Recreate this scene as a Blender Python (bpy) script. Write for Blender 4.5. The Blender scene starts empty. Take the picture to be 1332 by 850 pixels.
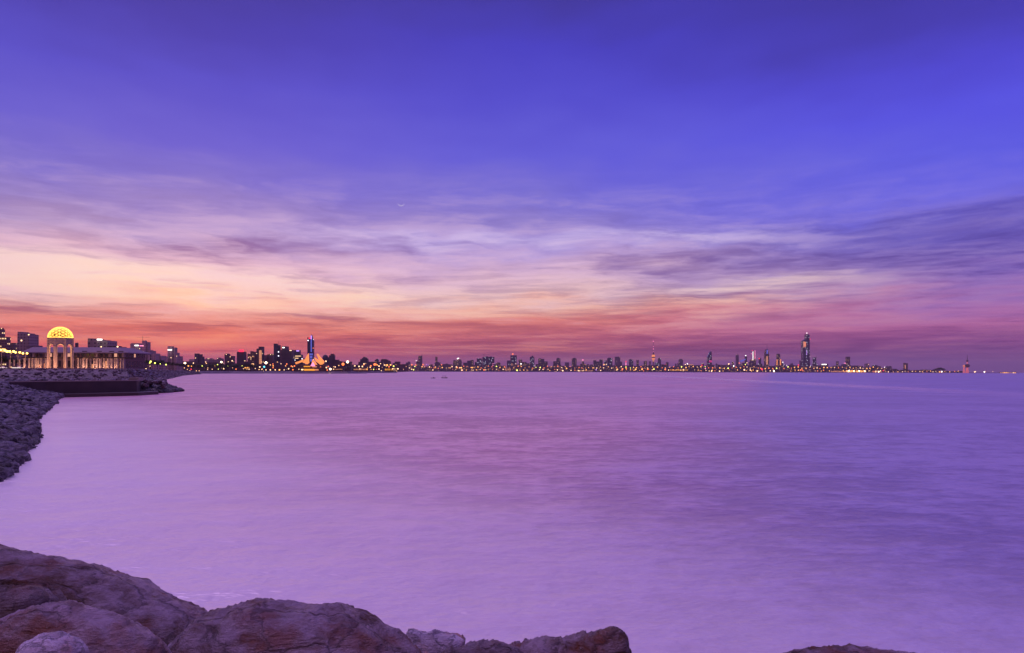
import bpy, bmesh, math, random
from mathutils import Vector, noise, Matrix

R = math.radians
random.seed(7)
scene = bpy.context.scene
col = scene.collection

# ------------------------------------------------------------------ camera model
EYE = 4.5
F = 888.0            # focal length in photo pixels (photo is 1332 wide)
HY = 483.2           # horizon row at the picture centre
ROLL = 0.0025

def P(px, py, d):
    """World point at depth d (along +Y) seen at photo pixel px, py."""
    cx = px - 666.0
    cy = HY - py
    return Vector(((cx - cy * ROLL) * d / F, d, EYE + (cy + cx * ROLL) * d / F))

def yh(px):
    return HY + (px - 666.0) * ROLL

def shore(px, yw):
    """Ground point on the water seen at pixel px, yw."""
    d = EYE * F / (yw - yh(px))
    return P(px, yw, d)

# ------------------------------------------------------------------ object helpers
def tag(o, label=None, cat=None, group=None, kind=None):
    if label: o['label'] = label
    if cat: o['category'] = cat
    if group: o['group'] = group
    if kind: o['kind'] = kind
    return o

def empty(name, loc, label, cat, group=None):
    o = bpy.data.objects.new(name, None)
    o.empty_display_size = 1
    col.objects.link(o)
    o.location = loc
    return tag(o, label, cat, group)

def link(name, bm, mats, parent=None, smooth=False):
    me = bpy.data.meshes.new(name)
    bm.normal_update()
    bm.to_mesh(me); bm.free()
    if not isinstance(mats, (list, tuple)): mats = [mats]
    for m in mats: me.materials.append(m)
    if smooth:
        me.polygons.foreach_set('use_smooth', [True] * len(me.polygons))
    o = bpy.data.objects.new(name, me)
    col.objects.link(o)
    if parent is not None:
        o.parent = parent
        o.matrix_parent_inverse = Matrix.Translation(-parent.location)
    return o

def recentre(o, base):
    """Move the object's origin to its base without moving the mesh."""
    o.data.transform(Matrix.Translation(-base))
    o.location = base
    return o

def bx(bm, x0, x1, y0, y1, z0, z1, mi=0, rot=0, bevel=0):
    cx, cy = (x0 + x1) / 2, (y0 + y1) / 2
    vs = []
    for z in (z0, z1):
        for (x, y) in ((x0, y0), (x1, y0), (x1, y1), (x0, y1)):
            dx, dy = x - cx, y - cy
            vs.append(bm.verts.new((cx + dx * math.cos(rot) - dy * math.sin(rot), cy + dx * math.sin(rot) + dy * math.cos(rot), z)))
    for f in ((3, 2, 1, 0), (4, 5, 6, 7), (0, 1, 5, 4), (1, 2, 6, 5), (2, 3, 7, 6), (3, 0, 4, 7)):
        fc = bm.faces.new([vs[i] for i in f]); fc.material_index = mi
    return vs

def prism(bm, pts, y0, y1, mi=0):
    """Extrude a polygon given in (x, z) from y0 to y1."""
    a = [bm.verts.new((x, y0, z)) for x, z in pts]
    b = [bm.verts.new((x, y1, z)) for x, z in pts]
    n = len(pts)
    fs = [bm.faces.new(a), bm.faces.new(b[::-1])]
    for i in range(n):
        fs.append(bm.faces.new([a[i], b[i], b[(i + 1) % n], a[(i + 1) % n]]))
    for f in fs: f.material_index = mi
    return fs

def lathe(bm, prof, c, n=12, mats=None):
    """prof: list of (r, z). c: centre (x, y)."""
    rings = []
    for (r, z) in prof:
        rings.append([bm.verts.new((c[0] + r * math.cos(2 * math.pi * k / n), c[1] + r * math.sin(2 * math.pi * k / n), z)) for k in range(n)])
    for i in range(len(rings) - 1):
        for k in range(n):
            f = bm.faces.new([rings[i][k], rings[i][(k + 1) % n], rings[i + 1][(k + 1) % n], rings[i + 1][k]])
            if mats: f.material_index = mats[i]
    f = bm.faces.new(rings[0][::-1]);  f.material_index = mats[0] if mats else 0
    f = bm.faces.new(rings[-1]);       f.material_index = mats[-1] if mats else 0

def tube(bm, a, b, r0, r1=None, n=6):
    a = Vector(a); b = Vector(b)
    if r1 is None: r1 = r0
    ax = (b - a).normalized()
    s = ax.cross(Vector((0, 0, 1)))
    if s.length < 1e-4: s = Vector((1, 0, 0))
    s.normalize(); t = ax.cross(s)
    ra = [bm.verts.new(a + (s * math.cos(2 * math.pi * k / n) + t * math.sin(2 * math.pi * k / n)) * r0) for k in range(n)]
    rb = [bm.verts.new(b + (s * math.cos(2 * math.pi * k / n) + t * math.sin(2 * math.pi * k / n)) * r1) for k in range(n)]
    for k in range(n):
        bm.faces.new([ra[k], ra[(k + 1) % n], rb[(k + 1) % n], rb[k]])
    bm.faces.new(ra[::-1]); bm.faces.new(rb)

# ------------------------------------------------------------------ materials
class NT:
    def __init__(s, tree): s.t = tree; tree.nodes.clear()
    def n(s, typ, **kw):
        nd = s.t.nodes.new(typ)
        for k, v in kw.items():
            if k.startswith('i_'): nd.inputs[int(k[2:])].default_value = v
            else: setattr(nd, k, v)
        return nd
    def l(s, a, b): s.t.links.new(a, b)
    def val(s, x, sock):
        if isinstance(x, (int, float)): sock.default_value = x
        else: s.l(x, sock)
    def m(s, op, a, b=0.0, c=0.0, clamp=False):
        nd = s.t.nodes.new('ShaderNodeMath'); nd.operation = op; nd.use_clamp = clamp
        s.val(a, nd.inputs[0]); s.val(b, nd.inputs[1]); s.val(c, nd.inputs[2])
        return nd.outputs[0]
    def vm(s, op, a, b=(0, 0, 0)):
        nd = s.t.nodes.new('ShaderNodeVectorMath'); nd.operation = op
        for x, k in ((a, 0), (b, 1)):
            if isinstance(x, tuple): nd.inputs[k].default_value = x
            else: s.l(x, nd.inputs[k])
        return nd.outputs[0]
    def xyz(s, x, y, z):
        nd = s.t.nodes.new('ShaderNodeCombineXYZ')
        s.val(x, nd.inputs[0]); s.val(y, nd.inputs[1]); s.val(z, nd.inputs[2])
        return nd.outputs[0]
    def mix(s, f, a, b, mode='MIX'):
        nd = s.t.nodes.new('ShaderNodeMix'); nd.data_type = 'RGBA'; nd.blend_type = mode; nd.clamp_factor = True
        s.val(f, nd.inputs[0])
        for x, k in ((a, 6), (b, 7)):
            if isinstance(x, tuple): nd.inputs[k].default_value = (x + (1,))[:4]
            else: s.l(x, nd.inputs[k])
        return nd.outputs[2]
    def noise(s, vec, scale, detail=3, rough=0.5, dim='3D'):
        nd = s.t.nodes.new('ShaderNodeTexNoise'); nd.noise_dimensions = dim
        nd.inputs['Scale'].default_value = scale; nd.inputs['Detail'].default_value = detail
        nd.inputs['Roughness'].default_value = rough
        s.l(vec, nd.inputs['Vector'])
        return nd.outputs[0]
    def ramp(s, fac, stops, interp='LINEAR'):
        nd = s.t.nodes.new('ShaderNodeValToRGB'); cr = nd.color_ramp; cr.interpolation = interp
        while len(cr.elements) > 1: cr.elements.remove(cr.elements[-1])
        for i, (p, c) in enumerate(stops):
            e = cr.elements[0] if i == 0 else cr.elements.new(p)
            e.position = p
            e.color = ((c, c, c, 1) if isinstance(c, (int, float)) else tuple(c) + (1,))
        s.l(fac, nd.inputs[0])
        return nd.outputs[0]
    def smooth(s, x, a, b):
        nd = s.t.nodes.new('ShaderNodeMapRange'); nd.interpolation_type = 'SMOOTHSTEP'
        s.val(x, nd.inputs[0]); nd.inputs[1].default_value = a; nd.inputs[2].default_value = b
        return nd.outputs[0]

def lin(c):
    return tuple((v / 255 / 12.92 if v / 255 <= 0.04045 else ((v / 255 + 0.055) / 1.055) ** 2.4) for v in c)

def new_mat(name):
    m = bpy.data.materials.new(name); m.use_nodes = True
    return m, NT(m.node_tree)

def simple(name, colr, rough=0.7, var=0.25, scale=2.0, bump=0.0, metal=0.0, spec=0.5):
    m, t = new_mat(name)
    tc = t.n('ShaderNodeTexCoord')
    nz = t.noise(tc.outputs['Object'], scale, 5, 0.6)
    c = t.mix(nz, tuple(v * (1 - var) for v in colr), tuple(v * (1 + var) for v in colr))
    b = t.n('ShaderNodeBsdfPrincipled'); t.l(c, b.inputs['Base Color'])
    b.inputs['Roughness'].default_value = rough; b.inputs['Metallic'].default_value = metal
    b.inputs['Specular IOR Level'].default_value = spec
    if bump:
        bp = t.n('ShaderNodeBump'); bp.inputs['Strength'].default_value = bump; bp.inputs['Distance'].default_value = 0.1
        t.l(nz, bp.inputs['Height']); t.l(bp.outputs[0], b.inputs['Normal'])
    o = t.n('ShaderNodeOutputMaterial'); t.l(b.outputs[0], o.inputs[0])
    return m

def glow(name, colr, strength):
    m, t = new_mat(name)
    b = t.n('ShaderNodeBsdfPrincipled')
    b.inputs['Base Color'].default_value = tuple(v * 0.6 + 0.1 for v in colr) + (1,)
    b.inputs['Emission Color'].default_value = tuple(colr) + (1,)
    b.inputs['Emission Strength'].default_value = strength
    o = t.n('ShaderNodeOutputMaterial'); t.l(b.outputs[0], o.inputs[0])
    return m

def facade(name, wall, glass, lit=0.03, litcol=(1, 0.62, 0.3), strength=3.0, cw=3.2, ch=3.4, fw=0.6, fh=0.5, seed=0.0):
    """Wall with a grid of windows, a few of them lit."""
    m, t = new_mat(name)
    tc = t.n('ShaderNodeTexCoord'); sp = t.n('ShaderNodeSeparateXYZ'); t.l(tc.outputs['Object'], sp.inputs[0])
    u = t.m('DIVIDE', t.m('ADD', sp.outputs[0], t.m('MULTIPLY', sp.outputs[1], 1.0)), cw)
    v = t.m('DIVIDE', sp.outputs[2], ch)
    fu, fv = t.m('FRACT', u), t.m('FRACT', v)
    inw = t.m('MULTIPLY', t.m('LESS_THAN', t.m('ABSOLUTE', t.m('SUBTRACT', fu, 0.5)), fw / 2), t.m('LESS_THAN', t.m('ABSOLUTE', t.m('SUBTRACT', fv, 0.5)), fh / 2))
    geo = t.n('ShaderNodeNewGeometry'); sn = t.n('ShaderNodeSeparateXYZ'); t.l(geo.outputs['True Normal'], sn.inputs[0])
    side = t.m('LESS_THAN', t.m('ABSOLUTE', sn.outputs[2]), 0.5)
    inw = t.m('MULTIPLY', inw, side)
    wn = t.n('ShaderNodeTexWhiteNoise'); wn.noise_dimensions = '3D'
    oi = t.n('ShaderNodeObjectInfo')
    t.l(t.xyz(t.m('FLOOR', u), t.m('FLOOR', v), t.m('MULTIPLY', oi.outputs['Random'], 97.0)), wn.inputs[0])
    on = t.m('MULTIPLY', inw, t.m('LESS_THAN', wn.outputs[0], lit))
    nz = t.noise(tc.outputs['Object'], 0.08, 3, 0.6)
    wc = t.mix(nz, tuple(c * 0.75 for c in wall), tuple(c * 1.25 for c in wall))
    b = t.n('ShaderNodeBsdfPrincipled')
    t.l(t.mix(inw, wc, glass), b.inputs['Base Color'])
    t.l(t.m('SUBTRACT', 0.8, t.m('MULTIPLY', inw, 0.6)), b.inputs['Roughness'])
    b.inputs['Emission Color'].default_value = tuple(litcol) + (1,)
    t.l(t.m('MULTIPLY', on, strength), b.inputs['Emission Strength'])
    o = t.n('ShaderNodeOutputMaterial'); t.l(b.outputs[0], o.inputs[0])
    m.cycles.emission_sampling = 'NONE'
    return m

M = {}
M['dark_a'] = facade('dark_facade', (0.10, 0.075, 0.085), (0.03, 0.03, 0.045), lit=0.02)
M['dark_b'] = facade('brown_facade', (0.14, 0.085, 0.075), (0.04, 0.03, 0.035), lit=0.035, cw=2.8, seed=3)
M['dark_c'] = facade('blue_glass_facade', (0.06, 0.065, 0.10), (0.03, 0.04, 0.07), lit=0.02, litcol=(0.8, 0.75, 0.9), fw=0.85, fh=0.7)
M['pale'] = facade('pale_facade', (0.36, 0.28, 0.27), (0.10, 0.08, 0.10), lit=0.015, cw=3.6, fw=0.45, fh=0.45)
M['busy'] = facade('lived_in_facade', (0.22, 0.14, 0.12), (0.06, 0.04, 0.05), lit=0.12, strength=1.5)
M['low'] = facade('low_block_facade', (0.12, 0.08, 0.085), (0.04, 0.03, 0.04), lit=0.03, litcol=(1, 0.5, 0.2), strength=2.5)
M['haze'] = facade('haze_tinted_facade', (0.20, 0.14, 0.18), (0.10, 0.07, 0.10), lit=0.01)  # haze put into the facade as a paler mauve colour
M['concrete'] = simple('concrete', (0.30, 0.27, 0.25), 0.85, 0.3, 0.6, 0.3)
M['dark_concrete'] = simple('wet_concrete', (0.055, 0.042, 0.045), 0.6, 0.7, 0.35, 0.3)
M['stone'] = simple('carved_stone', (0.42, 0.34, 0.30), 0.7, 0.15, 1.5, 0.2)
M['roof'] = simple('roof_tiles', (0.20, 0.15, 0.19), 0.7, 0.2, 1.0, 0.2)
M['metal'] = simple('dark_metal', (0.06, 0.05, 0.05), 0.45, 0.2, 2.0)
M['timber'] = simple('dark_timber', (0.05, 0.03, 0.03), 0.7, 0.3, 1.0)
M['earth'] = simple('dark_earth', (0.09, 0.07, 0.07), 0.95, 0.5, 0.3, 0.5)
M['dark_gap_earth'] = simple('dark_gap_earth', (0.02, 0.016, 0.016), 0.9, 0.4, 0.5, 0.5)  # near black: shade of the gaps between rocks put into the colour
M['bark'] = simple('bark', (0.09, 0.06, 0.045), 0.9, 0.3, 3.0)
M['hull'] = simple('boat_hull', (0.008, 0.006, 0.008), 0.7, 0.2, 2.0)
M['white_paint'] = simple('white_paint', (0.7, 0.68, 0.66), 0.3, 0.05, 2.0)
M['glass'] = simple('car_glass', (0.02, 0.02, 0.03), 0.1, 0.1, 2.0)
M['rubber'] = simple('rubber', (0.02, 0.02, 0.02), 0.8, 0.1, 2.0)
G = {
    'amber': glow('amber_light', (1.0, 0.42, 0.08), 2.3),
    'white': glow('warm_white_light', (1.0, 0.60, 0.30), 2.5),
    'orange': glow('orange_light', (1.0, 0.20, 0.04), 2.0),
    'green': glow('yellow_green_light', (0.80, 0.86, 0.12), 4.0),
    'star': glow('bright_white_light', (1.0, 0.70, 0.42), 9.0),
    'gold': glow('gold_light', (1.0, 0.55, 0.08), 8.0),
    'red': glow('red_light', (1.0, 0.03, 0.08), 1.6),
    'pink': glow('pink_light', (1.0, 0.25, 0.45), 1.6),
    'violet': glow('violet_light', (0.6, 0.3, 1.0), 1.2),
    'blue': glow('blue_light', (0.14, 0.18, 0.8), 0.55),
    'cyan': glow('cyan_light', (0.15, 0.85, 1.0), 1.8),
    'sign': glow('white_sign_light', (1.0, 0.93, 0.85), 2.6),
    'sail': glow('lit_sail', (1.0, 0.33, 0.07), 0.95),  # floodlighting on the sails put into the material as emission
    'strip': glow('warm_strip_light', (1.0, 0.42, 0.18), 0.55),
    'dome': glow('dome_lattice', (1.0, 0.54, 0.07), 2.5),
    'room': glow('lit_room', (1.0, 0.30, 0.12), 0.85),
    'yroom': glow('yellow_lit_room', (1.0, 0.42, 0.02), 0.9),
    'moon': glow('moonlight', (0.72, 0.68, 1.0), 0.55),
}
for g in G.values():
    g.cycles.emission_sampling = 'NONE'
for k in ('star', 'gold', 'green', 'dome'):
    G[k].cycles.emission_sampling = 'FRONT'

# rocks
def rock_mat(name, c_hi, c_lo, scale, bump):
    m, t = new_mat(name)
    tc = t.n('ShaderNodeTexCoord'); oi = t.n('ShaderNodeObjectInfo')
    v = t.vm('ADD', tc.outputs['Object'], t.xyz(t.m('MULTIPLY', oi.outputs['Random'], 50.0), 0.0, 0.0))
    mp = t.n('ShaderNodeMapping'); t.l(v, mp.inputs[0])
    mp.inputs['Rotation'].default_value = (0.35, 0.5, 0.3); mp.inputs['Scale'].default_value = (1.0, 1.6, 4.5)
    st = t.noise(mp.outputs[0], scale, 8, 0.68)
    big = t.noise(v, scale * 0.35, 4, 0.55)
    fine = t.noise(v, scale * 9, 6, 0.7)
    vor = t.n('ShaderNodeTexVoronoi'); vor.feature = 'DISTANCE_TO_EDGE'; vor.inputs['Scale'].default_value = scale * 0.5
    wv = t.vm('ADD', v, t.xyz(t.m('MULTIPLY', st, 0.5), t.m('MULTIPLY', big, 0.6), 0.0))
    t.l(wv, vor.inputs['Vector'])
    crack = t.smooth(vor.outputs[0], 0.0, 0.035)
    f = t.ramp(t.m('ADD', t.m('MULTIPLY', st, 0.55), t.m('MULTIPLY', big, 0.45)), [(0.41, 0.0), (0.57, 1.0)])
    c = t.mix(f, c_lo, c_hi)
    rust = t.smooth(t.noise(v, scale * 0.6, 5, 0.6), 0.50, 0.66)
    c = t.mix(t.m('MULTIPLY', rust, 0.7), c, (c_lo[0] * 1.9, c_lo[1] * 1.15, c_lo[2] * 0.65))
    pale = t.smooth(fine, 0.56, 0.74)
    c = t.mix(t.m('MULTIPLY', pale, 0.35), c, tuple(min(1, x * 1.9) for x in c_hi))
    c = t.mix(t.m('MULTIPLY', t.m('SUBTRACT', 1.0, crack), 0.55), c, tuple(x * 0.35 for x in c_lo))
    tone = t.m('ADD', 0.72, t.m('MULTIPLY', oi.outputs['Random'], 0.5))
    c = t.mix(1.0, c, t.xyz(tone, tone, tone), 'MULTIPLY')
    b = t.n('ShaderNodeBsdfPrincipled'); t.l(c, b.inputs['Base Color'])
    t.l(t.m('ADD', 0.25, t.m('MULTIPLY', fine, 0.5)), b.inputs['Roughness'])
    h = t.m('ADD', t.m('ADD', t.m('MULTIPLY', st, 1.0), t.m('MULTIPLY', fine, 0.40)), t.m('MULTIPLY', crack, 0.18))
    bp = t.n('ShaderNodeBump'); bp.inputs['Strength'].default_value = 1.0; bp.inputs['Distance'].default_value = bump
    t.l(h, bp.inputs['Height']); t.l(bp.outputs[0], b.inputs['Normal'])
    o = t.n('ShaderNodeOutputMaterial'); t.l(b.outputs[0], o.inputs[0])
    return m

M['rock'] = rock_mat('boulder_rock', (0.68, 0.54, 0.64), (0.19, 0.092, 0.045), 4.2, 0.30)
M['pale_rock'] = rock_mat('pale_boulder_rock', (0.85, 0.78, 0.92), (0.50, 0.42, 0.50), 6.0, 0.08)
M['riprap'] = rock_mat('riprap_rock', (0.18, 0.16, 0.22), (0.007, 0.005, 0.007), 1.6, 0.14)
M['wet_rock'] = rock_mat('wet_dark_rock', (0.075, 0.06, 0.075), (0.010, 0.008, 0.010), 1.6, 0.10)
M['far_riprap'] = rock_mat('promenade_rock', (0.17, 0.13, 0.16), (0.035, 0.025, 0.03), 0.8, 0.2)

# foliage
def leaf_mat(name, a, b_):
    m, t = new_mat(name)
    tc = t.n('ShaderNodeTexCoord')
    nz = t.noise(tc.outputs['Object'], 0.6, 3, 0.6)
    b = t.n('ShaderNodeBsdfPrincipled'); t.l(t.mix(t.smooth(nz, 0.35, 0.65), a, b_), b.inputs['Base Color'])
    b.inputs['Roughness'].default_value = 0.65
    o = t.n('ShaderNodeOutputMaterial'); t.l(b.outputs[0], o.inputs[0])
    return m
M['leaf'] = leaf_mat('foliage', (0.035, 0.05, 0.02), (0.09, 0.10, 0.035))

# ------------------------------------------------------------------ world
def build_world():
    w = bpy.data.worlds.new('World'); scene.world = w; w.use_nodes = True
    t = NT(w.node_tree)
    tc = t.n('ShaderNodeTexCoord'); sp = t.n('ShaderNodeSeparateXYZ'); t.l(tc.outputs['Generated'], sp.inputs[0])
    x, y, z = sp.outputs
    az = t.m('ARCTAN2', x, y)                       # 0 straight ahead, negative to the left
    hyp = t.m('SQRT', t.m('ADD', t.m('MULTIPLY', x, x), t.m('MULTIPLY', y, y)))
    te = t.m('DIVIDE', t.m('MAXIMUM', z, 0.0), t.m('MAXIMUM', hyp, 0.02))
    # soft wandering of the streaks
    lt = t.m('LOGARITHM', t.m('ADD', te, 0.06), math.e)
    base = t.xyz(t.m('MULTIPLY', az, 1.0), t.m('MULTIPLY', lt, 1.0), 0.0)
    warp = t.noise(t.vm('MULTIPLY', base, (1.8, 2.2, 1)), 1.6, 3, 0.5)
    warp2 = t.noise(t.vm('MULTIPLY', base, (7.0, 9.0, 1)), 1.6, 3, 0.55)
    wv = t.m('ADD', t.m('MULTIPLY', t.m('SUBTRACT', warp, 0.5), 0.07), t.m('MULTIPLY', t.m('SUBTRACT', warp2, 0.5), 0.02))
    wfade = t.smooth(te, 0.0, 0.10)
    tew = t.m('ADD', te, t.m('MULTIPLY', wv, t.m('MULTIPLY', wfade, 1.0)))
    tew = t.m('ADD', tew, t.m('MULTIPLY', t.m('SUBTRACT', warp2, 0.5), 0.022))
    k = 1.0 / 0.6
    def stops(pxcol, rows, scale=1.0):
        dist = math.hypot(F, pxcol - 666)
        out = []
        for (py, c) in sorted(rows, key=lambda r: -r[0]):
            tt = max(0.0, (yh(pxcol) - py) / dist) * k
            out.append((min(1, tt), tuple(v * scale for v in lin(c))))
        return out
    L = [(483, (228, 92, 80)), (468, (252, 94, 58)), (450, (254, 106, 70)), (432, (240, 122, 104)), (412, (240, 158, 146)), (398, (246, 192, 182)), (380, (248, 210, 210)),
         (355, (248, 214, 214)), (330, (224, 184, 208)), (300, (182, 156, 206)), (265, (146, 128, 202)), (225, (118, 108, 206)), (170, (98, 90, 208)), (90, (82, 74, 200)), (20, (70, 58, 172)), (-40, (66, 54, 158))]
    Cc = [(483, (140, 70, 104)), (470, (156, 76, 106)), (455, (182, 88, 106)), (440, (202, 100, 110)), (420, (230, 128, 116)), (402, (244, 170, 156)), (384, (242, 200, 200)),
          (356, (222, 184, 212)), (340, (196, 164, 212)), (325, (178, 156, 224)), (290, (142, 126, 206)), (250, (116, 108, 212)), (200, (94, 90, 216)), (130, (78, 72, 206)), (60, (68, 60, 194)), (-10, (60, 50, 154))]
    Rr = [(483, (112, 66, 128)), (460, (124, 70, 132)), (440, (154, 84, 146)), (422, (184, 106, 162)), (400, (172, 110, 176)), (375, (146, 108, 188)), (340, (118, 96, 190)),
          (300, (104, 90, 190)), (250, (100, 98, 228)), (200, (90, 90, 228)), (140, (84, 80, 226)), (80, (76, 68, 208)), (10, (66, 56, 174)), (-40, (62, 52, 160))]
    tk = t.m('MULTIPLY', tew, k, clamp=True)
    rl = t.ramp(tk, stops(170, L)); rc = t.ramp(tk, stops(690, Cc)); rr = t.ramp(tk, stops(1250, Rr))
    aL, aC, aR = math.atan((170 - 666) / F), math.atan(24 / F), math.atan(584 / F)
    azw = t.m('ADD', az, t.m('MULTIPLY', t.m('SUBTRACT', warp, 0.5), 0.25))
    f1 = t.smooth(azw, aL - 0.05, aC + 0.05); f2 = t.smooth(azw, aC - 0.05, aR + 0.05)
    c = t.mix(f2, t.mix(f1, rl, rc), rr)
    # behind the camera: dimmer sky, tinted warm to light rock fronts
    back = t.smooth(t.m('MULTIPLY', y, -1.0), -0.35, 0.5)
    zen = t.smooth(te, 0.62, 2.4)
    c = t.mix(t.m('MULTIPLY', back, 0.9), c, lin((142, 88, 122)))
    c = t.mix(zen, c, (0.60, 0.38, 1.05))  # unseen overhead sky brightened to light water and rocks
    # streaky cloud, thinner and flatter towards the horizon
    cv = t.xyz(t.m('ADD', t.m('MULTIPLY', az, 3.0), t.m('MULTIPLY', wv, 16)), t.m('ADD', t.m('ADD', t.m('MULTIPLY', lt, 4.6), t.m('MULTIPLY', wv, 7)), t.m('MULTIPLY', az, -0.5)), 3.3)
    n1 = t.noise(cv, 1.9, 7, 0.56)
    cv2 = t.xyz(t.m('ADD', t.m('MULTIPLY', az, 8.0), t.m('MULTIPLY', wv, 30)), t.m('ADD', t.m('ADD', t.m('MULTIPLY', lt, 14.0), t.m('MULTIPLY', wv, 22)), t.m('MULTIPLY', az, 1.4)), 9.1)
    n2 = t.noise(cv2, 1.9, 7, 0.66)
    nn = t.m('ADD', t.m('MULTIPLY', n1, 0.58), t.m('MULTIPLY', n2, 0.42))
    band = t.m('MULTIPLY', t.smooth(te, 0.32, 0.12), t.m('ADD', 0.55, t.m('MULTIPLY', t.smooth(te, 0.0, 0.06), 0.45)))
    dark = t.m('MULTIPLY', t.smooth(nn, 0.48, 0.64), band)
    bright = t.m('MULTIPLY', t.smooth(nn, 0.53, 0.36), band)
    # larger bars of cloud
    streak = None
    for (px, py, wpx, hpx, tilt, amt) in [(300, 322, 90, 12, 0.10, .75), (150, 345, 50, 9, 0.2, .35), (60, 381, 110, 5, -0.03, .7), (40, 409, 100, 6, 0.0, .8), (200, 405, 70, 5, 0.0, .45), (215, 428, 90, 5, 0.02, .8), (90, 436, 110, 4, 0.0, .6), (330, 428, 80, 6, .02, .6), (330, 462, 150, 5, 0, .6), (120, 400, 70, 3.5, 0.02, .5),
                                         (430, 412, 120, 8, -0.02, .6), (480, 446, 90, 6, 0.0, .55), (560, 326, 120, 8, 0.02, .35), (870, 344, 120, 10, 0.03, .4), (900, 390, 130, 9, 0.05, .55), (700, 345, 110, 5, 0.04, .4),
                                         (1290, 275, 90, 11, 0.02, .6), (1150, 335, 150, 13, -0.03, .45), (1300, 325, 120, 26, 0, .5), (1080, 300, 130, 8, 0.02, .45), (1020, 366, 60, 4, .05, .4), (1180, 452, 300, 16, 0.0, .35), (770, 452, 260, 10, 0.02, .45)]:
        dist = math.hypot(F, px - 666)
        a0 = math.atan((px - 666) / F); t0 = (yh(px) - py) / dist
        da = t.m('SUBTRACT', azw, a0 + 0.0)
        u = t.m('DIVIDE', da, wpx / dist * 0.9)
        vv = t.m('DIVIDE', t.m('SUBTRACT', t.m('SUBTRACT', tew, t0), t.m('MULTIPLY', da, tilt)), hpx / dist)
        g = t.m('EXPONENT', t.m('MULTIPLY', t.m('ADD', t.m('MULTIPLY', u, u), t.m('MULTIPLY', vv, vv)), -0.8))
        g = t.m('MULTIPLY', g, amt)
        streak = g if streak is None else t.m('ADD', streak, g)
    glowp = None
    for (px, py, wpx, hpx, amt) in [(180, 374, 70, 14, .8), (290, 394, 90, 7, .8), (60, 352, 80, 12, .5), (470, 386, 120, 9, .6), (370, 360, 90, 12, .35), (160, 442, 90, 5, .5), (275, 446, 36, 6, .45), (640, 402, 130, 8, .4), (860, 402, 140, 10, .45), (960, 372, 110, 9, .4), (560, 312, 160, 8, .35), (860, 312, 160, 9, .35), (450, 432, 70, 6, .35), (720, 458, 70, 6, .35)]:
        dist = math.hypot(F, px - 666)
        a0 = math.atan((px - 666) / F); t0 = (yh(px) - py) / dist
        u = t.m('DIVIDE', t.m('SUBTRACT', azw, a0), wpx / dist)
        vv = t.m('DIVIDE', t.m('SUBTRACT', tew, t0), hpx / dist)
        g = t.m('MULTIPLY', t.m('EXPONENT', t.m('MULTIPLY', t.m('ADD', t.m('MULTIPLY', u, u), t.m('MULTIPLY', vv, vv)), -0.8)), amt)
        glowp = g if glowp is None else t.m('ADD', glowp, g)
    tex = t.m('ADD', 0.30, t.m('MULTIPLY', t.smooth(nn, 0.36, 0.62), 1.1))
    dk = t.m('ADD', t.m('MULTIPLY', dark, 0.54), t.m('MULTIPLY', t.m('MULTIPLY', streak, tex), 0.72), clamp=True)
    low = t.smooth(te, 0.12, 0.02)
    mult = t.mix(low, (0.44, 0.36, 0.60), (0.52, 0.34, 0.62))
    c = t.mix(dk, c, t.mix(1.0, c, mult, 'MULTIPLY'))
    lift = t.mix(low, lin((232, 196, 226)), lin((252, 166, 138)))
    leftish = t.m('SUBTRACT', 1.0, t.m('MULTIPLY', f2, 0.75))
    c = t.mix(t.m('MULTIPLY', t.m('MULTIPLY', bright, 0.50), leftish), c, lift)
    glift = t.ramp(tk, [(0.0, lin((255, 120, 72))), (0.10, lin((255, 156, 116))), (0.17, lin((255, 214, 192))), (0.22, lin((255, 226, 216))), (0.34, lin((206, 190, 246)))])
    c = t.mix(t.m('MULTIPLY', glowp, t.m('ADD', 0.32, t.m('MULTIPLY', t.smooth(nn, 0.60, 0.40), 1.2)), clamp=True), c, glift)
    # below the horizon
    c = t.mix(t.smooth(z, 0.0, -0.05), c, lin((96, 62, 110)))
    sky = t.n('ShaderNodeTexSky'); sky.sky_type = 'NISHITA'; sky.sun_disc = False
    sky.sun_elevation = R(1.5); sky.sun_rotation = R(-24); sky.air_density = 1.2; sky.dust_density = 2.5
    bg = t.n('ShaderNodeBackground'); t.l(c, bg.inputs[0]); bg.inputs[1].default_value = 1.0
    bg2 = t.n('ShaderNodeBackground'); t.l(sky.outputs[0], bg2.inputs[0]); bg2.inputs[1].default_value = 0.012
    ad = t.n('ShaderNodeAddShader'); t.l(bg.outputs[0], ad.inputs[0]); t.l(bg2.outputs[0], ad.inputs[1])
    o = t.n('ShaderNodeOutputWorld'); t.l(ad.outputs[0], o.inputs[0])
build_world()

sl = bpy.data.lights.new('afterglow_fill', 'SUN'); sl.energy = 0.78; sl.angle = R(22); sl.color = (0.80, 0.50, 1.0)  # added violet fill from high left to shape the rocks, not sunlight
so = bpy.data.objects.new('afterglow_fill', sl); col.objects.link(so)
dirv = Vector((math.sin(R(-52)), math.cos(R(-52)), math.tan(R(57))))
so.rotation_euler = dirv.to_track_quat('Z', 'Y').to_euler()

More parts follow.
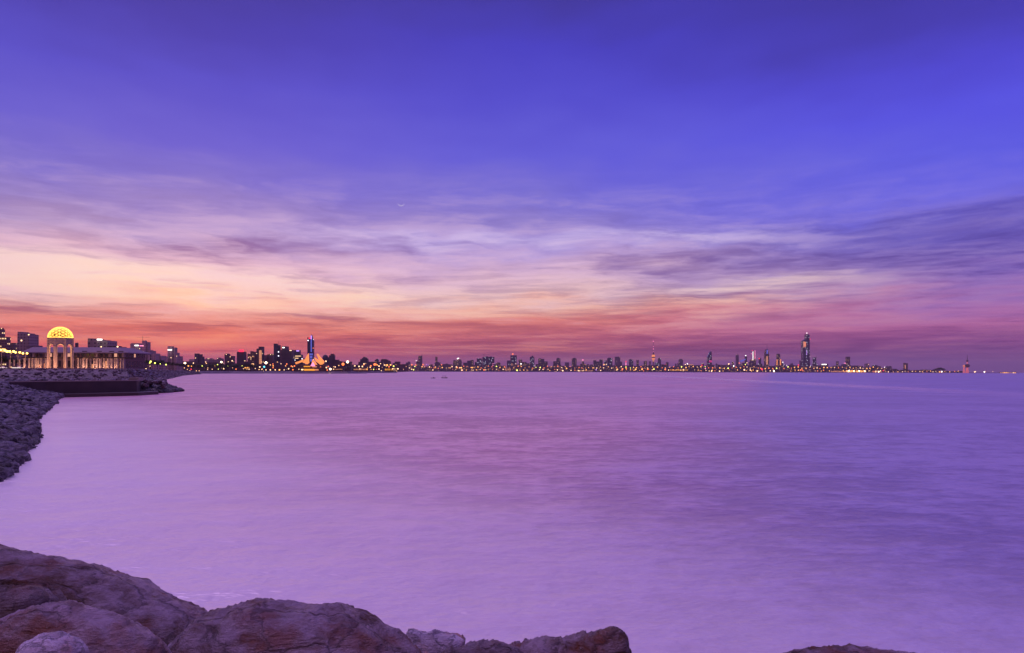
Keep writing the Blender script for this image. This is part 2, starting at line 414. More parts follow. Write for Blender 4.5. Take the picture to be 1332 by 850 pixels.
# ------------------------------------------------------------------ camera
cam = bpy.data.cameras.new('camera'); co = bpy.data.objects.new('camera', cam); col.objects.link(co)
cam.sensor_width = 36; cam.lens = 36 * F / 1332
cam.shift_y = (HY - 425.0) / 1332.0
cam.clip_start = 0.1; cam.clip_end = 300000
co.location = (0, 0, EYE)
co.rotation_euler = (R(90), 0, 0)
co.rotation_euler = (Matrix.Rotation(math.radians(90), 3, 'X') @ Matrix.Rotation(0, 3, 'Z')).to_euler()
right = Vector((1, 0, ROLL)).normalized(); fwd = Vector((0, 1, 0)); up = right.cross(fwd).normalized()
mm = Matrix((right, up, -fwd)).transposed()
co.rotation_euler = mm.to_euler()
scene.camera = co
scene.view_settings.view_transform = 'Standard'; scene.view_settings.look = 'None'
scene.view_settings.exposure = 0; scene.view_settings.gamma = 1
scene.cycles.use_denoising = True
scene.cycles.volume_bounces = 0
scene.cycles.max_bounces = 6
scene.cycles.sample_clamp_indirect = 3
scene.render.film_transparent = False

# ------------------------------------------------------------------ water
def water_mat():
    m, t = new_mat('sea_water')
    geo = t.n('ShaderNodeNewGeometry')
    pos = geo.outputs['Position']; sp = t.n('ShaderNodeSeparateXYZ'); t.l(pos, sp.inputs[0]); X, Y = sp.outputs[0], sp.outputs[1]
    n0 = t.noise(t.vm('MULTIPLY', pos, (1.5, 2.3, 1)), 1.0, 4, 0.6)
    n1 = t.noise(t.vm('MULTIPLY', pos, (0.42, 0.62, 1)), 1.0, 4, 0.6)
    n2 = t.noise(t.vm('MULTIPLY', pos, (0.06, 0.09, 1)), 1.0, 4, 0.55)
    n3 = t.noise(t.vm('MULTIPLY', pos, (0.0035, 0.010, 1)), 1.0, 3, 0.5)
    h = t.m('ADD', t.m('ADD', t.m('MULTIPLY', n0, 0.08), t.m('MULTIPLY', n1, 0.42)), t.m('ADD', t.m('MULTIPLY', n2, 1.0), t.m('MULTIPLY', n3, 4.0)))
    bp = t.n('ShaderNodeBump'); bp.inputs['Strength'].default_value = 0.8; bp.inputs['Distance'].default_value = 1.0
    t.l(h, bp.inputs['Height'])
    # the long smooth current line far out on the right
    wob = t.m('MULTIPLY', t.m('SUBTRACT', n2, 0.5), 26.0)
    line = t.m('SUBTRACT', t.m('ADD', X, wob), t.m('ADD', 92.0, t.m('MULTIPLY', Y, 0.085)))
    slick = t.m('SUBTRACT', 1.0, t.smooth(t.m('ABSOLUTE', line), 2.0, 16.0))
    slick = t.m('MULTIPLY', slick, t.smooth(Y, 90, 220))
    # churned foam washing off the rocks on the left, smoothed to milk
    sh = t.m('ADD', t.m('ADD', X, t.m('MULTIPLY', Y, 0.66)), t.m('MULTIPLY', t.m('SUBTRACT', n1, 0.5), 5.0))
    foam = t.m('MULTIPLY', t.smooth(sh, 26.0, 0.0), t.smooth(Y, 150, 20))
    foam = t.m('MULTIPLY', foam, t.m('ADD', 0.6, t.m('MULTIPLY', n2, 0.8)))
    patch = t.smooth(t.m('ADD', t.m('MULTIPLY', n2, 0.35), t.m('ADD', t.m('MULTIPLY', n1, 0.35), t.m('MULTIPLY', n0, 0.30))), 0.43, 0.58)
    sky_tint = t.smooth(t.m('SUBTRACT', t.m('ADD', X, t.m('MULTIPLY', t.m('SUBTRACT', n2, 0.5), 10.0)), t.m('MULTIPLY', t.m('SUBTRACT', Y, 12.0), 0.38)), -12.0, 10.0)  # sky's left-to-right reflection tint painted into the water colour
    c = t.mix(patch, t.mix(sky_tint, (0.54, 0.25, 0.29), (0.27, 0.23, 0.38)), t.mix(sky_tint, (0.90, 0.56, 0.56), (0.42, 0.38, 0.60)))
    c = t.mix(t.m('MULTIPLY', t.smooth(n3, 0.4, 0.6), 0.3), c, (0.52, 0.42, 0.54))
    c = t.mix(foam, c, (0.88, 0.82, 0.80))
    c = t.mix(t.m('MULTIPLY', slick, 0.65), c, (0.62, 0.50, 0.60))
    b = t.n('ShaderNodeBsdfPrincipled'); t.l(c, b.inputs['Base Color'])
    b.inputs['IOR'].default_value = 1.9
    t.l(t.m('SUBTRACT', 0.34, t.m('MULTIPLY', slick, 0.12)), b.inputs['Roughness'])
    t.l(bp.outputs[0], b.inputs['Normal'])
    o = t.n('ShaderNodeOutputMaterial'); t.l(b.outputs[0], o.inputs[0])
    return m
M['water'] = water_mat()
bm = bmesh.new()
S = 25000
vs = [bm.verts.new((x * S, y * S, 0)) for x, y in ((-1, -1), (1, -1), (1, 1), (-1, 1))]
bm.faces.new(vs)
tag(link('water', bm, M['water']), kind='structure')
bm = bmesh.new(); bx(bm, -S, S, -S, S, -6, -4)
tag(link('seabed', bm, M['earth']), kind='structure')

# ------------------------------------------------------------------ haze
HAZE = 4.2e-5
m, t = new_mat('haze_air')
pv = t.n('ShaderNodeVolumePrincipled')
pv.inputs['Color'].default_value = (0.92, 0.82, 0.95, 1)
pv.inputs['Density'].default_value = HAZE
pv.inputs['Anisotropy'].default_value = 0.0
o_ = t.n('ShaderNodeOutputMaterial'); t.l(pv.outputs[0], o_.inputs['Volume'])
bm = bmesh.new(); bx(bm, -26000, 26000, -26000, 26000, -8, 420)
hz = tag(link('haze', bm, m), kind='stuff')

# ------------------------------------------------------------------ land
def strip_land(name, pts, mat, flat=None):
    """pts: (x, y, dirx, diry, top, slope_width). A bank rising from the water, then flat land behind it."""
    bm = bmesh.new(); rows = []
    for (x, y, dx, dy, top, w) in pts:
        l = math.hypot(dx, dy); dx /= l; dy /= l
        r = []
        for (off, z) in ((-6 if w > 5 else -2, -3.5), (0, -0.15), (w * 0.5, top * 0.52), (w, top), ((flat or 2500) + w, top), ((flat or 2500) + w + 5, -3.5)):
            r.append(bm.verts.new((x + dx * off, y + dy * off, z)))
        rows.append(r)
    for a, b in zip(rows, rows[1:]):
        for i in range(len(a) - 1):
            bm.faces.new([a[i], b[i], b[i + 1], a[i + 1]])
    bm.faces.new(rows[0]); bm.faces.new(rows[-1][::-1])
    bmesh.ops.recalc_face_normals(bm, faces=bm.faces)
    return tag(link(name, bm, mat), kind='structure')

def rad(px, d, top, w):
    p = P(px, 480, d)
    return (p.x, p.y, p.x, p.y, top, w)
city = [rad(259, 800, 3.2, 12), rad(256, 960, 3.2, 12), rad(300, 1010, 3.2, 10), rad(380, 1030, 3.2, 10), rad(452, 1080, 3.2, 10), rad(477, 1150, 1.6, 10),
        rad(470, 1380, 3.2, 10), rad(516, 1500, 1.8, 12), rad(508, 2200, 3, 12), rad(530, 4300, 3, 12), rad(700, 4500, 3, 14), rad(900, 4700, 3, 14), rad(1150, 4800, 3, 14), rad(1322, 5000, 2.5, 10), rad(1326, 5100, 1.0, 10)]
strip_land('ground', city, M['far_riprap'], 3500)
# promenade: from left of the frame, past the pavilion, narrowing to the far point
prom = []
for (px, d, dx, dy, top, w) in [(-260, 250, -1, .4, 4.9, 9), (-60, 262, -.7, .7, 4.9, 9), (20, 272, -.65, .75, 4.8, 9), (90, 282, -.65, .75, 4.8, 9), (170, 296, -.65, .75, 4.75, 9), (214, 335, -.85, .55, 4.6, 9), (228, 450, -1, .35, 4.4, 9),
                                (236, 580, -1, .25, 4.2, 9), (250, 720, -1, .2, 4.0, 9), (258, 810, -1, .3, 3.6, 10), (262, 900, -1, .5, 3.3, 10)]:
    p = P(px, 480, d); prom.append((p.x, p.y, dx, dy, top, w))
strip_land('promenade_terrain', prom, M['far_riprap'], 420)
# near bank that carries the boulders and the rock slope on the left
bank = [(60, 4.0, 0.3, -1), (25, 7.2, 0.1, -1), (8, 8.6, 0, -1), (-3, 8.8, 0, -1), (-8.5, 10.0, -0.4, -1), (-14.5, 16, -1, -0.6), (-19.8, 24.5, -1, -0.2), (-21.0, 28.5, -1, -.1)]
for (px, yw) in ((20, 590), (35, 575), (55, 545), (72, 530), (77, 522), (84, 518.5)):
    p = shore(px, yw); p.x += (.7 if yw > 570 else -.5); bank.append((p.x, p.y, -1, -0.25))
bank.append((-96, 150, -1, -.2)); bank.append((-150, 230, -1, -.2))
strip_land('shore_terrain', [(x, y, dx, dy, 3.3 if y < 26 else 2.1, 8.0) for x, y, dx, dy in bank], M['dark_gap_earth'], 60)

# ------------------------------------------------------------------ rocks
def rock_mesh(name, seed, sub=3, amp=0.28, mat=None, flat=0.7):
    rnd = random.Random(seed)
    bm = bmesh.new(); bmesh.ops.create_icosphere(bm, subdivisions=sub, radius=1)
    off = Vector((rnd.uniform(-50, 50), rnd.uniform(-50, 50), rnd.uniform(-50, 50)))
    planes = [Vector((rnd.gauss(0, 1), rnd.gauss(0, 1), rnd.gauss(0, 1))).normalized() for _ in range(9)]
    cut = [rnd.uniform(0.58, 0.86) for _ in planes]
    for v in bm.verts:
        p = v.co.copy()
        for n_, c_ in zip(planes, cut):
            dd = p.dot(n_)
            if dd > c_: p -= n_ * (dd - c_) * 0.88
        q = p.normalized()
        p *= 1 + amp * 0.6 * noise.noise(q * 1.4 + off) + amp * 0.35 * noise.noise(q * 3.5 + off)
        v.co = Vector((p.x, p.y * 0.85, p.z * flat))
    me = bpy.data.meshes.new(name); bm.to_mesh(me); bm.free()
    me.materials.append(mat)
    return me

bank_line = [(x, y) for x, y, _, _ in bank]
def bank_frame(s):
    """Point and inland direction at arc parameter s (segment index + fraction)."""
    i = min(int(s), len(bank) - 2); f = s - i
    a, b = bank[i], bank[i + 1]
    d = Vector((a[2] * (1 - f) + b[2] * f, a[3] * (1 - f) + b[3] * f)); d.normalize()
    return Vector((a[0] * (1 - f) + b[0] * f, a[1] * (1 - f) + b[1] * f)), d

rock_protos = [rock_mesh('riprap_rock', 100 + i, 3, 0.3, M['riprap'], 0.72) for i in range(9)]
# scatter over the left slope, segment lengths weighted
cands = []
rr = random.Random(5)
for i in range(6, len(bank) - 2):
    a = Vector(bank[i][:2]); b = Vector(bank[i + 1][:2]); L_ = (b - a).length
    for k in range(int(L_ * 8.0 / 0.15)):
        s = i + rr.random(); p, d = bank_frame(s)
        off = rr.uniform(0.3, 10.0) if rr.random() < .8 else rr.uniform(0.1, 1.7)
        q = p + d * off
        z = (-0.15 + (3.4 if q.y < 26 else 2.2) * max(-0.1, min(1, off / 8.0)))
        sz = rr.uniform(0.20, 0.30) + 0.34 * rr.random() ** 2 * (1.15 if off < 2 else 1.0)
        cands.append((q.x, q.y, z + sz * rr.uniform(0.1, 0.75), sz))
def in_view(x, y):
    return y > 1 and x / y > -0.80
vis = [c for c in cands if in_view(c[0], c[1])]
vis.sort(key=lambda c: -(c[3] / c[1]))
placed, rest = vis[:270], vis[270:]
for c in placed:
    o = bpy.data.objects.new('riprap_rock', rr.choice(rock_protos)); col.objects.link(o)
    o.location = (c[0], c[1], c[2]); o.scale = (c[3] * rr.uniform(.8, 1.3), c[3] * rr.uniform(.8, 1.2), c[3] * rr.uniform(.7, 1.1))
    o.rotation_euler = (rr.uniform(-.5, .5), rr.uniform(-.5, .5), rr.uniform(0, 6.28))
    tag(o, 'rough grey armour rock heaped on the sloping bank at the left edge of the water', 'rock', 'armour rocks on the left bank')

def rock_heap(name, items, mat, seed, sub=2):
    """Many small rocks as one mesh."""
    rnd = random.Random(seed)
    protos = []
    for i in range(6):
        me = rock_mesh('tmp', seed * 10 + i, sub, 0.3, mat, 0.75)
        protos.append(([v.co.copy() for v in me.vertices], [tuple(p.vertices) for p in me.polygons]))
        bpy.data.meshes.remove(me)
    V, Fc = [], []
    for (x, y, z, s) in items:
        vs_, fs_ = rnd.choice(protos)
        rot = Matrix.Rotation(rnd.uniform(0, 6.28), 3, 'Z') @ Matrix.Rotation(rnd.uniform(-.6, .6), 3, 'X')
        sc = Vector((s * rnd.uniform(.8, 1.35), s * rnd.uniform(.8, 1.2), s * rnd.uniform(.7, 1.1)))
        b0 = len(V)
        for v in vs_:
            w = rot @ Vector((v.x * sc.x, v.y * sc.y, v.z * sc.z)); V.append((w.x + x, w.y + y, w.z + z))
        Fc += [tuple(b0 + k for k in f) for f in fs_]
    me = bpy.data.meshes.new(name); me.from_pydata(V, [], Fc); me.materials.append(mat)
    o = bpy.data.objects.new(name, me); col.objects.link(o)
    return tag(o, kind='stuff')
o = rock_heap('riprap', rest, M['riprap'], 3)
tag(o, 'far stretch of small dark armour rocks on the left bank towards the jetty', 'rocks')

# promenade revetment rocks
items = []
for i in range(1, len(prom) - 1):
    a = prom[i]; b = prom[i + 1]
    L_ = math.hypot(a[0] - b[0], a[1] - b[1])
    for k in range(int(L_ * (4.2 if a[1] < 340 else 2.0))):
        f = rr.random(); x = a[0] * (1 - f) + b[0] * f; y = a[1] * (1 - f) + b[1] * f
        dx = a[2] * (1 - f) + b[2] * f; dy = a[3] * (1 - f) + b[3] * f; l = math.hypot(dx, dy)
        off = rr.uniform(-1, 9.6); top = a[4] * (1 - f) + b[4] * f
        z = -0.15 + top * max(0, min(1, off / 9)); s = rr.uniform(0.6, 1.15)
        items.append((x + dx / l * off, y + dy / l * off, z + 0.05, s))
o = rock_heap('promenade_riprap', items, M['far_riprap'], 5, 1)
tag(o, 'purple grey rock armour sloping down from the promenade below the domed pavilion', 'rocks')
# loose rubble inside the near bank, mostly hidden below the boulders
items = []
for k in range(330):
    x = rr.uniform(-9, 7); off = rr.uniform(0.2, 6.8)
    items.append((x, 8.9 - off, 0.42 * off - 0.45, rr.uniform(0.22, 0.42)))
# (kept under the sight line of the boulders)
o = rock_heap('rubble', items, M['riprap'], 8, 3)
tag(o, 'dark rubble filling the bank beneath the near boulders', 'rocks')

# ------------------------------------------------------------------ foreground boulders
def boulder(name, sil, d, zb, depth, seed, mat, label, amp=0.05, cat='boulder', strata=0.5, nu=150, nv=110, group=None, dz=0.0):
    """sil: skyline of the boulder as photo pixels; it becomes a solid of its own at distance d."""
    pts = [P(px, py, d) - Vector((0, 0, dz)) for px, py in sil]
    xs = [p.x for p in pts]; zs = [p.z for p in pts]
    x0, x1 = xs[0], xs[-1]
    def top(x):
        for i in range(len(xs) - 1):
            if x <= xs[i + 1] or i == len(xs) - 2:
                f = (x - xs[i]) / max(1e-6, xs[i + 1] - xs[i]); f = max(0, min(1, f))
                # smooth (Catmull-Rom) interpolation of the skyline
                p0 = zs[max(i - 1, 0)]; p1 = zs[i]; p2 = zs[i + 1]; p3 = zs[min(i + 2, len(zs) - 1)]
                return 0.5 * (2 * p1 + (p2 - p0) * f + (2 * p0 - 5 * p1 + 4 * p2 - p3) * f * f + (3 * p1 - p0 - 3 * p2 + p3) * f ** 3)
    rnd = random.Random(seed); off = Vector([rnd.uniform(-30, 30) for _ in range(3)])
    bm = bmesh.new(); rings = []
    for i in range(nu + 1):
        u = -1 + 2 * i / nu
        uu = math.sin(u * math.pi / 2)
        x = (x0 + x1) / 2 + (x1 - x0) / 2 * uu
        rnd_ = max(0.03, (1 - abs(uu) ** 3.2)) ** 0.42
        tz = top(x); ring = []
        for k in range(nv):
            th = 2 * math.pi * k / nv
            cy, sz = math.cos(th), math.sin(th)
            cy = math.copysign(abs(cy) ** 0.9, cy); sz = math.copysign(abs(sz) ** (1.25 if sz > 0 else .8), sz)
            yy = d + depth * cy * rnd_
            zz = zb + (tz - zb) * sz if sz > 0 else zb + (zb - (zb - 0.9)) * sz * rnd_
            # lean: the near side falls lower than the far side
            ring.append(Vector((x, yy, zz)))
        rings.append(ring)
    cen = Vector(((x0 + x1) / 2, d, zb))
    out = []
    for ring in rings:
        rv = []
        for p in ring:
            n_ = (p - Vector((p.x * 0.6 + cen.x * 0.4, d, zb))).normalized()
            q = p + off
            # broad facets, ledges along tilted strata, then grain
            a = noise.noise(q * 1.6) * 0.9
            lay = q.z * 2.6 + q.x * 0.9 - q.y * 0.6 + 0.7 * noise.noise(q * 1.9)
            fr = lay * 2.2 - math.floor(lay * 2.2)
            ledge = (fr ** 1.6) * strata
            fr2 = lay * 6.1 - math.floor(lay * 6.1)
            rid = 1 - abs(noise.noise(q * 3.4)) * 2
            g = noise.noise(q * 5.5) * 0.34 + noise.noise(Vector((q.x * 9, q.y * 9, q.z * 20))) * 0.22 + noise.noise(q * 30) * 0.07
            lq = Vector((q.x * 5 + q.z * 3, q.y * 5, q.z * 15 + q.x * 6))
            r1 = (1 - abs(noise.noise(lq))) ** 3; r2 = (1 - abs(noise.noise(lq * 2.3 + Vector((7, 3, 1))))) ** 3
            cr_ = min(1.0, abs(noise.noise(q * 2.3 + Vector((9, 1, 4)))) / 0.05)
            g += (r1 - .45) * .34 + (r2 - .45) * .16 - (1 - cr_) * .22
            disp = amp * (a + ledge * 0.55 + 0.18 * strata * fr2 + rid * 0.12 + g - 0.35)
            rv.append(bm.verts.new(p + n_ * disp))
        out.append(rv)
    for a, b in zip(out, out[1:]):
        for k in range(nv):
            bm.faces.new([a[k], b[k], b[(k + 1) % nv], a[(k + 1) % nv]])
    bm.faces.new(out[0]); bm.faces.new(out[-1][::-1])
    bmesh.ops.recalc_face_normals(bm, faces=bm.faces)
    o = link(name, bm, mat, smooth=True)
    recentre(o, Vector((cen.x, d, zb)))
    return tag(o, label, cat, group)

B = boulder
B('boulder', [(-190, 690), (-120, 690), (-60, 698), (0, 710), (50, 722), (110, 739), (160, 757), (200, 773), (240, 787), (262, 797), (276, 815), (290, 850)], 4.7, 1.75, 1.15, 1, M['rock'],
  'largest boulder, violet grey with brown ledges, sloping down from the left edge', 0.055, strata=0.35, nu=260, nv=200, dz=.07)
B('boulder', [(-90, 770), (-40, 752), (10, 746), (45, 750), (66, 762), (78, 782), (84, 810)], 4.05, 2.1, 0.45, 12, M['rock'],
  'brown ledge of rock at the left edge between the two big left boulders', 0.07, strata=0.9, dz=.05)
B('boulder', [(-60, 850), (-30, 822), (0, 806), (25, 794), (60, 782), (90, 783), (130, 794), (170, 812), (200, 832), (215, 856), (225, 890)], 3.75, 1.9, 0.55, 3, M['rock'],
  'rounded brown boulder in front of the largest one, behind the small pale stone', 0.06, strata=0.35, nu=220, nv=160, dz=.02)
B('boulder', [(16, 890), (21, 850), (30, 834), (50, 822), (76, 822), (96, 833), (107, 850), (113, 890)], 3.1, 2.55, 0.28, 4, M['pale_rock'],
  'small pale lilac stone at the bottom left corner', 0.03, strata=0.9)
B('boulder', [(180, 890), (195, 850), (215, 826), (238, 811), (250, 797), (264, 790), (290, 790), (310, 782), (335, 778), (360, 781), (385, 780), (410, 781), (440, 786), (470, 797), (500, 811), (525, 825), (543, 838), (556, 860)], 4.2, 1.8, 0.85, 5, M['rock'],
  'broad brown boulder with a craggy left shoulder, in the middle of the foreground row', 0.055, strata=0.4, nu=260, nv=190, dz=.045)
B('boulder', [(526, 852), (530, 822), (537, 817), (552, 821), (575, 821), (596, 822), (606, 826), (608, 832), (604, 850)], 4.75, 2.3, 0.25, 6, M['pale_rock'],
  'pale lilac broken chunk wedged behind the middle brown boulder', 0.04, strata=1.2, dz=.04)
B('boulder', [(545, 880), (566, 856), (590, 844), (615, 836), (640, 833), (662, 838), (684, 850), (700, 880)], 4.45, 2.0, 0.4, 7, M['rock'],
  'low dark rock between the pale chunk and the boulder with the blunt right end', 0.05, strata=0.8)
B('boulder', [(630, 885), (645, 856), (680, 837), (710, 830), (745, 826), (772, 821), (790, 816), (806, 817), (815, 827), (820, 850), (824, 890)], 4.5, 1.9, 0.5, 8, M['rock'],
  'long dark boulder rising to a blunt right end below the open water', 0.05, strata=0.8, nu=200, nv=130)
B('boulder', [(985, 890), (1003, 853), (1022, 843), (1050, 839), (1075, 838), (1100, 835), (1120, 833), (1136, 836), (1165, 835), (1195, 840), (1225, 852), (1245, 890)], 4.6, 1.9, 0.5, 9, M['rock'],
  'isolated low boulder poking into the bottom right of the picture', 0.05, strata=0.6, nu=200, nv=130, dz=.07)

# ------------------------------------------------------------------ jetty
jt = empty('jetty', P(100, 517, 118), 'low dark concrete jetty wall with rock armour round its end', 'jetty')
def pts_xy(lst): return [(P(px, 480, d).x, d) for px, d in lst]
poly = pts_xy([(12, 108), (60, 113), (120, 119), (178, 126), (184, 134), (120, 132), (60, 126), (8, 120)])
bm = bmesh.new()
lo = [bm.verts.new((x, y, -1)) for x, y in poly]; hi = [bm.verts.new((x, y, 2.55)) for x, y in poly]
n = len(poly)
for i in range(n): bm.faces.new([lo[i], lo[(i + 1) % n], hi[(i + 1) % n], hi[i]])
bm.faces.new(hi); bm.faces.new(lo[::-1])
bmesh.ops.recalc_face_normals(bm, faces=bm.faces)
link('wall', bm, M['dark_concrete'], jt)
bm = bmesh.new()
fr_ = poly[:5]
for (xa_, ya_), (xb_, yb_) in zip(fr_, fr_[1:]):
    q = [bm.verts.new((x_, y_ + o_, z_)) for (x_, y_) in ((xa_, ya_), (xb_, yb_)) for o_ in (-.2, .35) for z_ in (2.553, 2.72)]
    for f in ((0, 1, 5, 4), (2, 6, 7, 3), (1, 3, 7, 5), (0, 4, 6, 2), (0, 2, 3, 1), (4, 5, 7, 6)): bm.faces.new([q[k_] for k_ in f])
bmesh.ops.remove_doubles(bm, verts=bm.verts, dist=.01)
bmesh.ops.recalc_face_normals(bm, faces=bm.faces)
link('coping', bm, M['concrete'], jt)
bm = bmesh.new(); p = P(174, 496, 127); bx(bm, p.x - 0.9, p.x + 0.9, 127, 128.6, 2.5, 3.2)
link('bollard_block', bm, M['concrete'], jt)
# lower footing strip along the water
bm = bmesh.new()
ft = pts_xy([(84, 112.5), (130, 116.5), (180, 121.5), (206, 128), (206, 132), (178, 127.5), (120, 121), (84, 117)])
lo = [bm.verts.new((x, y, -1)) for x, y in ft]; hi = [bm.verts.new((x, y, 0.55)) for x, y in ft]; n = len(ft)
for i in range(n): bm.faces.new([lo[i], lo[(i + 1) % n], hi[(i + 1) % n], hi[i]])
bm.faces.new(hi); bm.faces.new(lo[::-1]); bmesh.ops.recalc_face_normals(bm, faces=bm.faces)
link('footing', bm, M['dark_concrete'], jt)
# armour mound at its end
items = []
endp = P(180, 480, 131)
for k in range(900):
    a = rr.uniform(0, 6.28); r_ = math.sqrt(rr.random())
    lx, ly = r_ * math.cos(a), r_ * math.sin(a)
    x = -76.5 + lx * 6.3 - ly * 3.5; y = 144 + ly * 13
    z = 2.5 * (1 - r_) + 0.1
    if lx < -0.3 and y < 138: continue
    items.append((x, y, z, rr.uniform(0.4, 0.8)))
o = rock_heap('armour_mound', items, M['wet_rock'], 11, 2)
tag(o, 'mound of dark armour rocks round the right end of the jetty', 'rocks')
bm = bmesh.new(); lathe(bm, [(14, -1), (10, .6), (5.5, 2.0), (1, 2.4)], (0, 0), 20)
for v in bm.verts: v.co = Vector((v.co.x * .46 - 76.5 - v.co.y * .25, v.co.y * .93 + 144, v.co.z))
tag(link('mound_terrain', bm, M['dark_gap_earth']), kind='structure')
# rubble crest behind the jetty wall
items = []
for k in range(700):
    px = rr.uniform(-40, 178); d = rr.uniform(124, 150); p = P(px, 480, d)
    items.append((p.x, d + (px) * 0.06, rr.uniform(1.2, 2.5), rr.uniform(0.5, 0.9)))
o = rock_heap('jetty_riprap', items, M['far_riprap'], 12, 1)
tag(o, 'purple grey rocks heaped behind the jetty wall', 'rocks')

# ------------------------------------------------------------------ domed pavilion
D = 320.0
def zy(py, px, d): return P(px, py, d).z
pc = P(78.6, 480, D + 6)
pav = empty('domed_pavilion', (pc.x, D + 6, 4.8), 'octagonal stone pavilion with tall arches under a glowing gold lattice dome', 'pavilion')
ap = 4.95; RZ = R(33.5); half = ap * math.tan(R(22.5)); Rc = ap / math.cos(R(22.5))
zt, zap, zbase = zy(441.0, 78, D), zy(447.3, 78, D), 4.7
ow = 1.42; zs_ = zap - ow
for k in range(8):
    bm = bmesh.new()
    prof = [(-half, zbase), (-ow, zbase), (-ow, zs_)]
    for j in range(1, 12):
        a = math.pi - math.pi * j / 12
        prof.append((ow * math.cos(a), zs_ + ow * math.sin(a)))
    prof += [(ow, zs_), (ow, zbase), (half, zbase), (half, zt), (-half, zt)]
    prism(bm, prof, -ap, -ap + 0.7)
    bmesh.ops.rotate(bm, verts=bm.verts, cent=(0, 0, 0), matrix=Matrix.Rotation(R(45) * k + RZ, 3, 'Z'))
    bmesh.ops.translate(bm, verts=bm.verts, vec=(pc.x, D + 6, 0))
    bmesh.ops.recalc_face_normals(bm, faces=bm.faces)
    w_ = link('arch_wall', bm, M['stone'], pav)
    # frame round the arch
    bm = bmesh.new()
    for j in range(12):
        a0, a1 = math.pi * j / 12, math.pi * (j + 1) / 12
        tube(bm, (ow * math.cos(a0), -ap - .12, zs_ + ow * math.sin(a0)), (ow * math.cos(a1), -ap - .12, zs_ + ow * math.sin(a1)), .16, n=5)
    for sx in (-1, 1):
        tube(bm, (sx * ow, -ap - .12, zbase), (sx * ow, -ap - .12, zs_), .2, n=6)
    tube(bm, (-ow - .4, -ap - .1, zap + 1.0), (ow + .4, -ap - .1, zap + 1.0), .14, n=5)
    bmesh.ops.rotate(bm, verts=bm.verts, cent=(0, 0, 0), matrix=Matrix.Rotation(R(45) * k + RZ, 3, 'Z'))
    bmesh.ops.translate(bm, verts=bm.verts, vec=(pc.x, D + 6, 0))
    link('arch_moulding', bm, M['stone'], pav)
    a = R(22.5 + 45 * k) + RZ
    cxy = (pc.x + Rc * math.cos(a), D + 6 + Rc * math.sin(a))
    bm = bmesh.new()
    lathe(bm, [(.62, zbase), (.62, zbase + .5), (.42, zbase + .7), (.38, zs_ - .3), (.58, zs_), (.58, zs_ + .3), (.40, zs_ + .4), (.40, zt - .3), (.6, zt)], cxy, 12)
    link('column', bm, M['stone'], pav)
bm = bmesh.new(); lathe(bm, [(Rc + .25, zt), (Rc + .25, zt + .35), (Rc + .5, zt + .45), (Rc + .5, zt + .7), (Rc - 1.2, zt + .8), (Rc - 1.2, zt - .2)], (pc.x, D + 6), 8)
bmesh.ops.rotate(bm, verts=bm.verts, cent=(pc.x, D + 6, 0), matrix=Matrix.Rotation(R(22.5) + RZ, 3, 'Z'))
link('cornice', bm, M['stone'], pav)
# the lattice: a triangulated net of ribs over a dark glazed shell
RD = Rc - .2; zc = zt + .75; HD = zy(425.6, 78, D + 6) - zc
def dome_pt(v, f=1.0): return (pc.x + RD * v.x * f, D + 6 + RD * v.y * f, zc + HD * max(0, v.z) * f)
src = bmesh.new(); bmesh.ops.create_icosphere(src, subdivisions=3, radius=1)
bmesh.ops.rotate(src, verts=src.verts, cent=(0, 0, 0), matrix=Matrix.Rotation(R(31.7), 3, 'X'))
bm = bmesh.new()
for e_ in src.edges:
    a, b = e_.verts[0].co.normalized(), e_.verts[1].co.normalized()
    if a.z < -.02 and b.z < -.02: continue
    # leave out every edge that only splits a big cell, so that star shaped gaps remain
    five = sum(1 for v in e_.verts if len(v.link_edges) == 6 and (int(v.index) % 4 == 1))
    if five == 2: continue
    tube(bm, dome_pt(a), dome_pt(b), .095, n=4)
for k in range(32):
    a0, a1 = 2 * math.pi * k / 32, 2 * math.pi * (k + 1) / 32
    tube(bm, dome_pt(Vector((math.cos(a0), math.sin(a0), 0))), dome_pt(Vector((math.cos(a1), math.sin(a1), 0))), .2, n=4)
src.free()
link('dome_lattice', bm, G['dome'], pav)
bm = bmesh.new(); prof = []
for j in range(9):
    a = R(90) * j / 9; prof.append((RD * .9 * math.cos(a), zc + HD * .9 * math.sin(a)))
lathe(bm, prof, (pc.x, D + 6), 24)
link('dome_shell', bm, simple('glazed_shell', (.10, .05, .03), .5, .1, 1), pav, True)
fl = bpy.data.lights.new('pavilion_lamp', 'POINT'); fl.energy = 2200; fl.color = (1, .5, .18); fl.shadow_soft_size = 1.0
fo = bpy.data.objects.new('pavilion_lamp', fl); col.objects.link(fo); fo.location = (pc.x, D + 6, 16.5)
for k, sx in enumerate((-5.5, 5.5)):
    fl = bpy.data.lights.new('uplight', 'POINT'); fl.energy = 3600; fl.color = (1, .45, .25); fl.shadow_soft_size = .4
    fo = bpy.data.objects.new('uplight', fl); col.objects.link(fo); fo.location = (pc.x + sx, D - 4.5, 5.6)

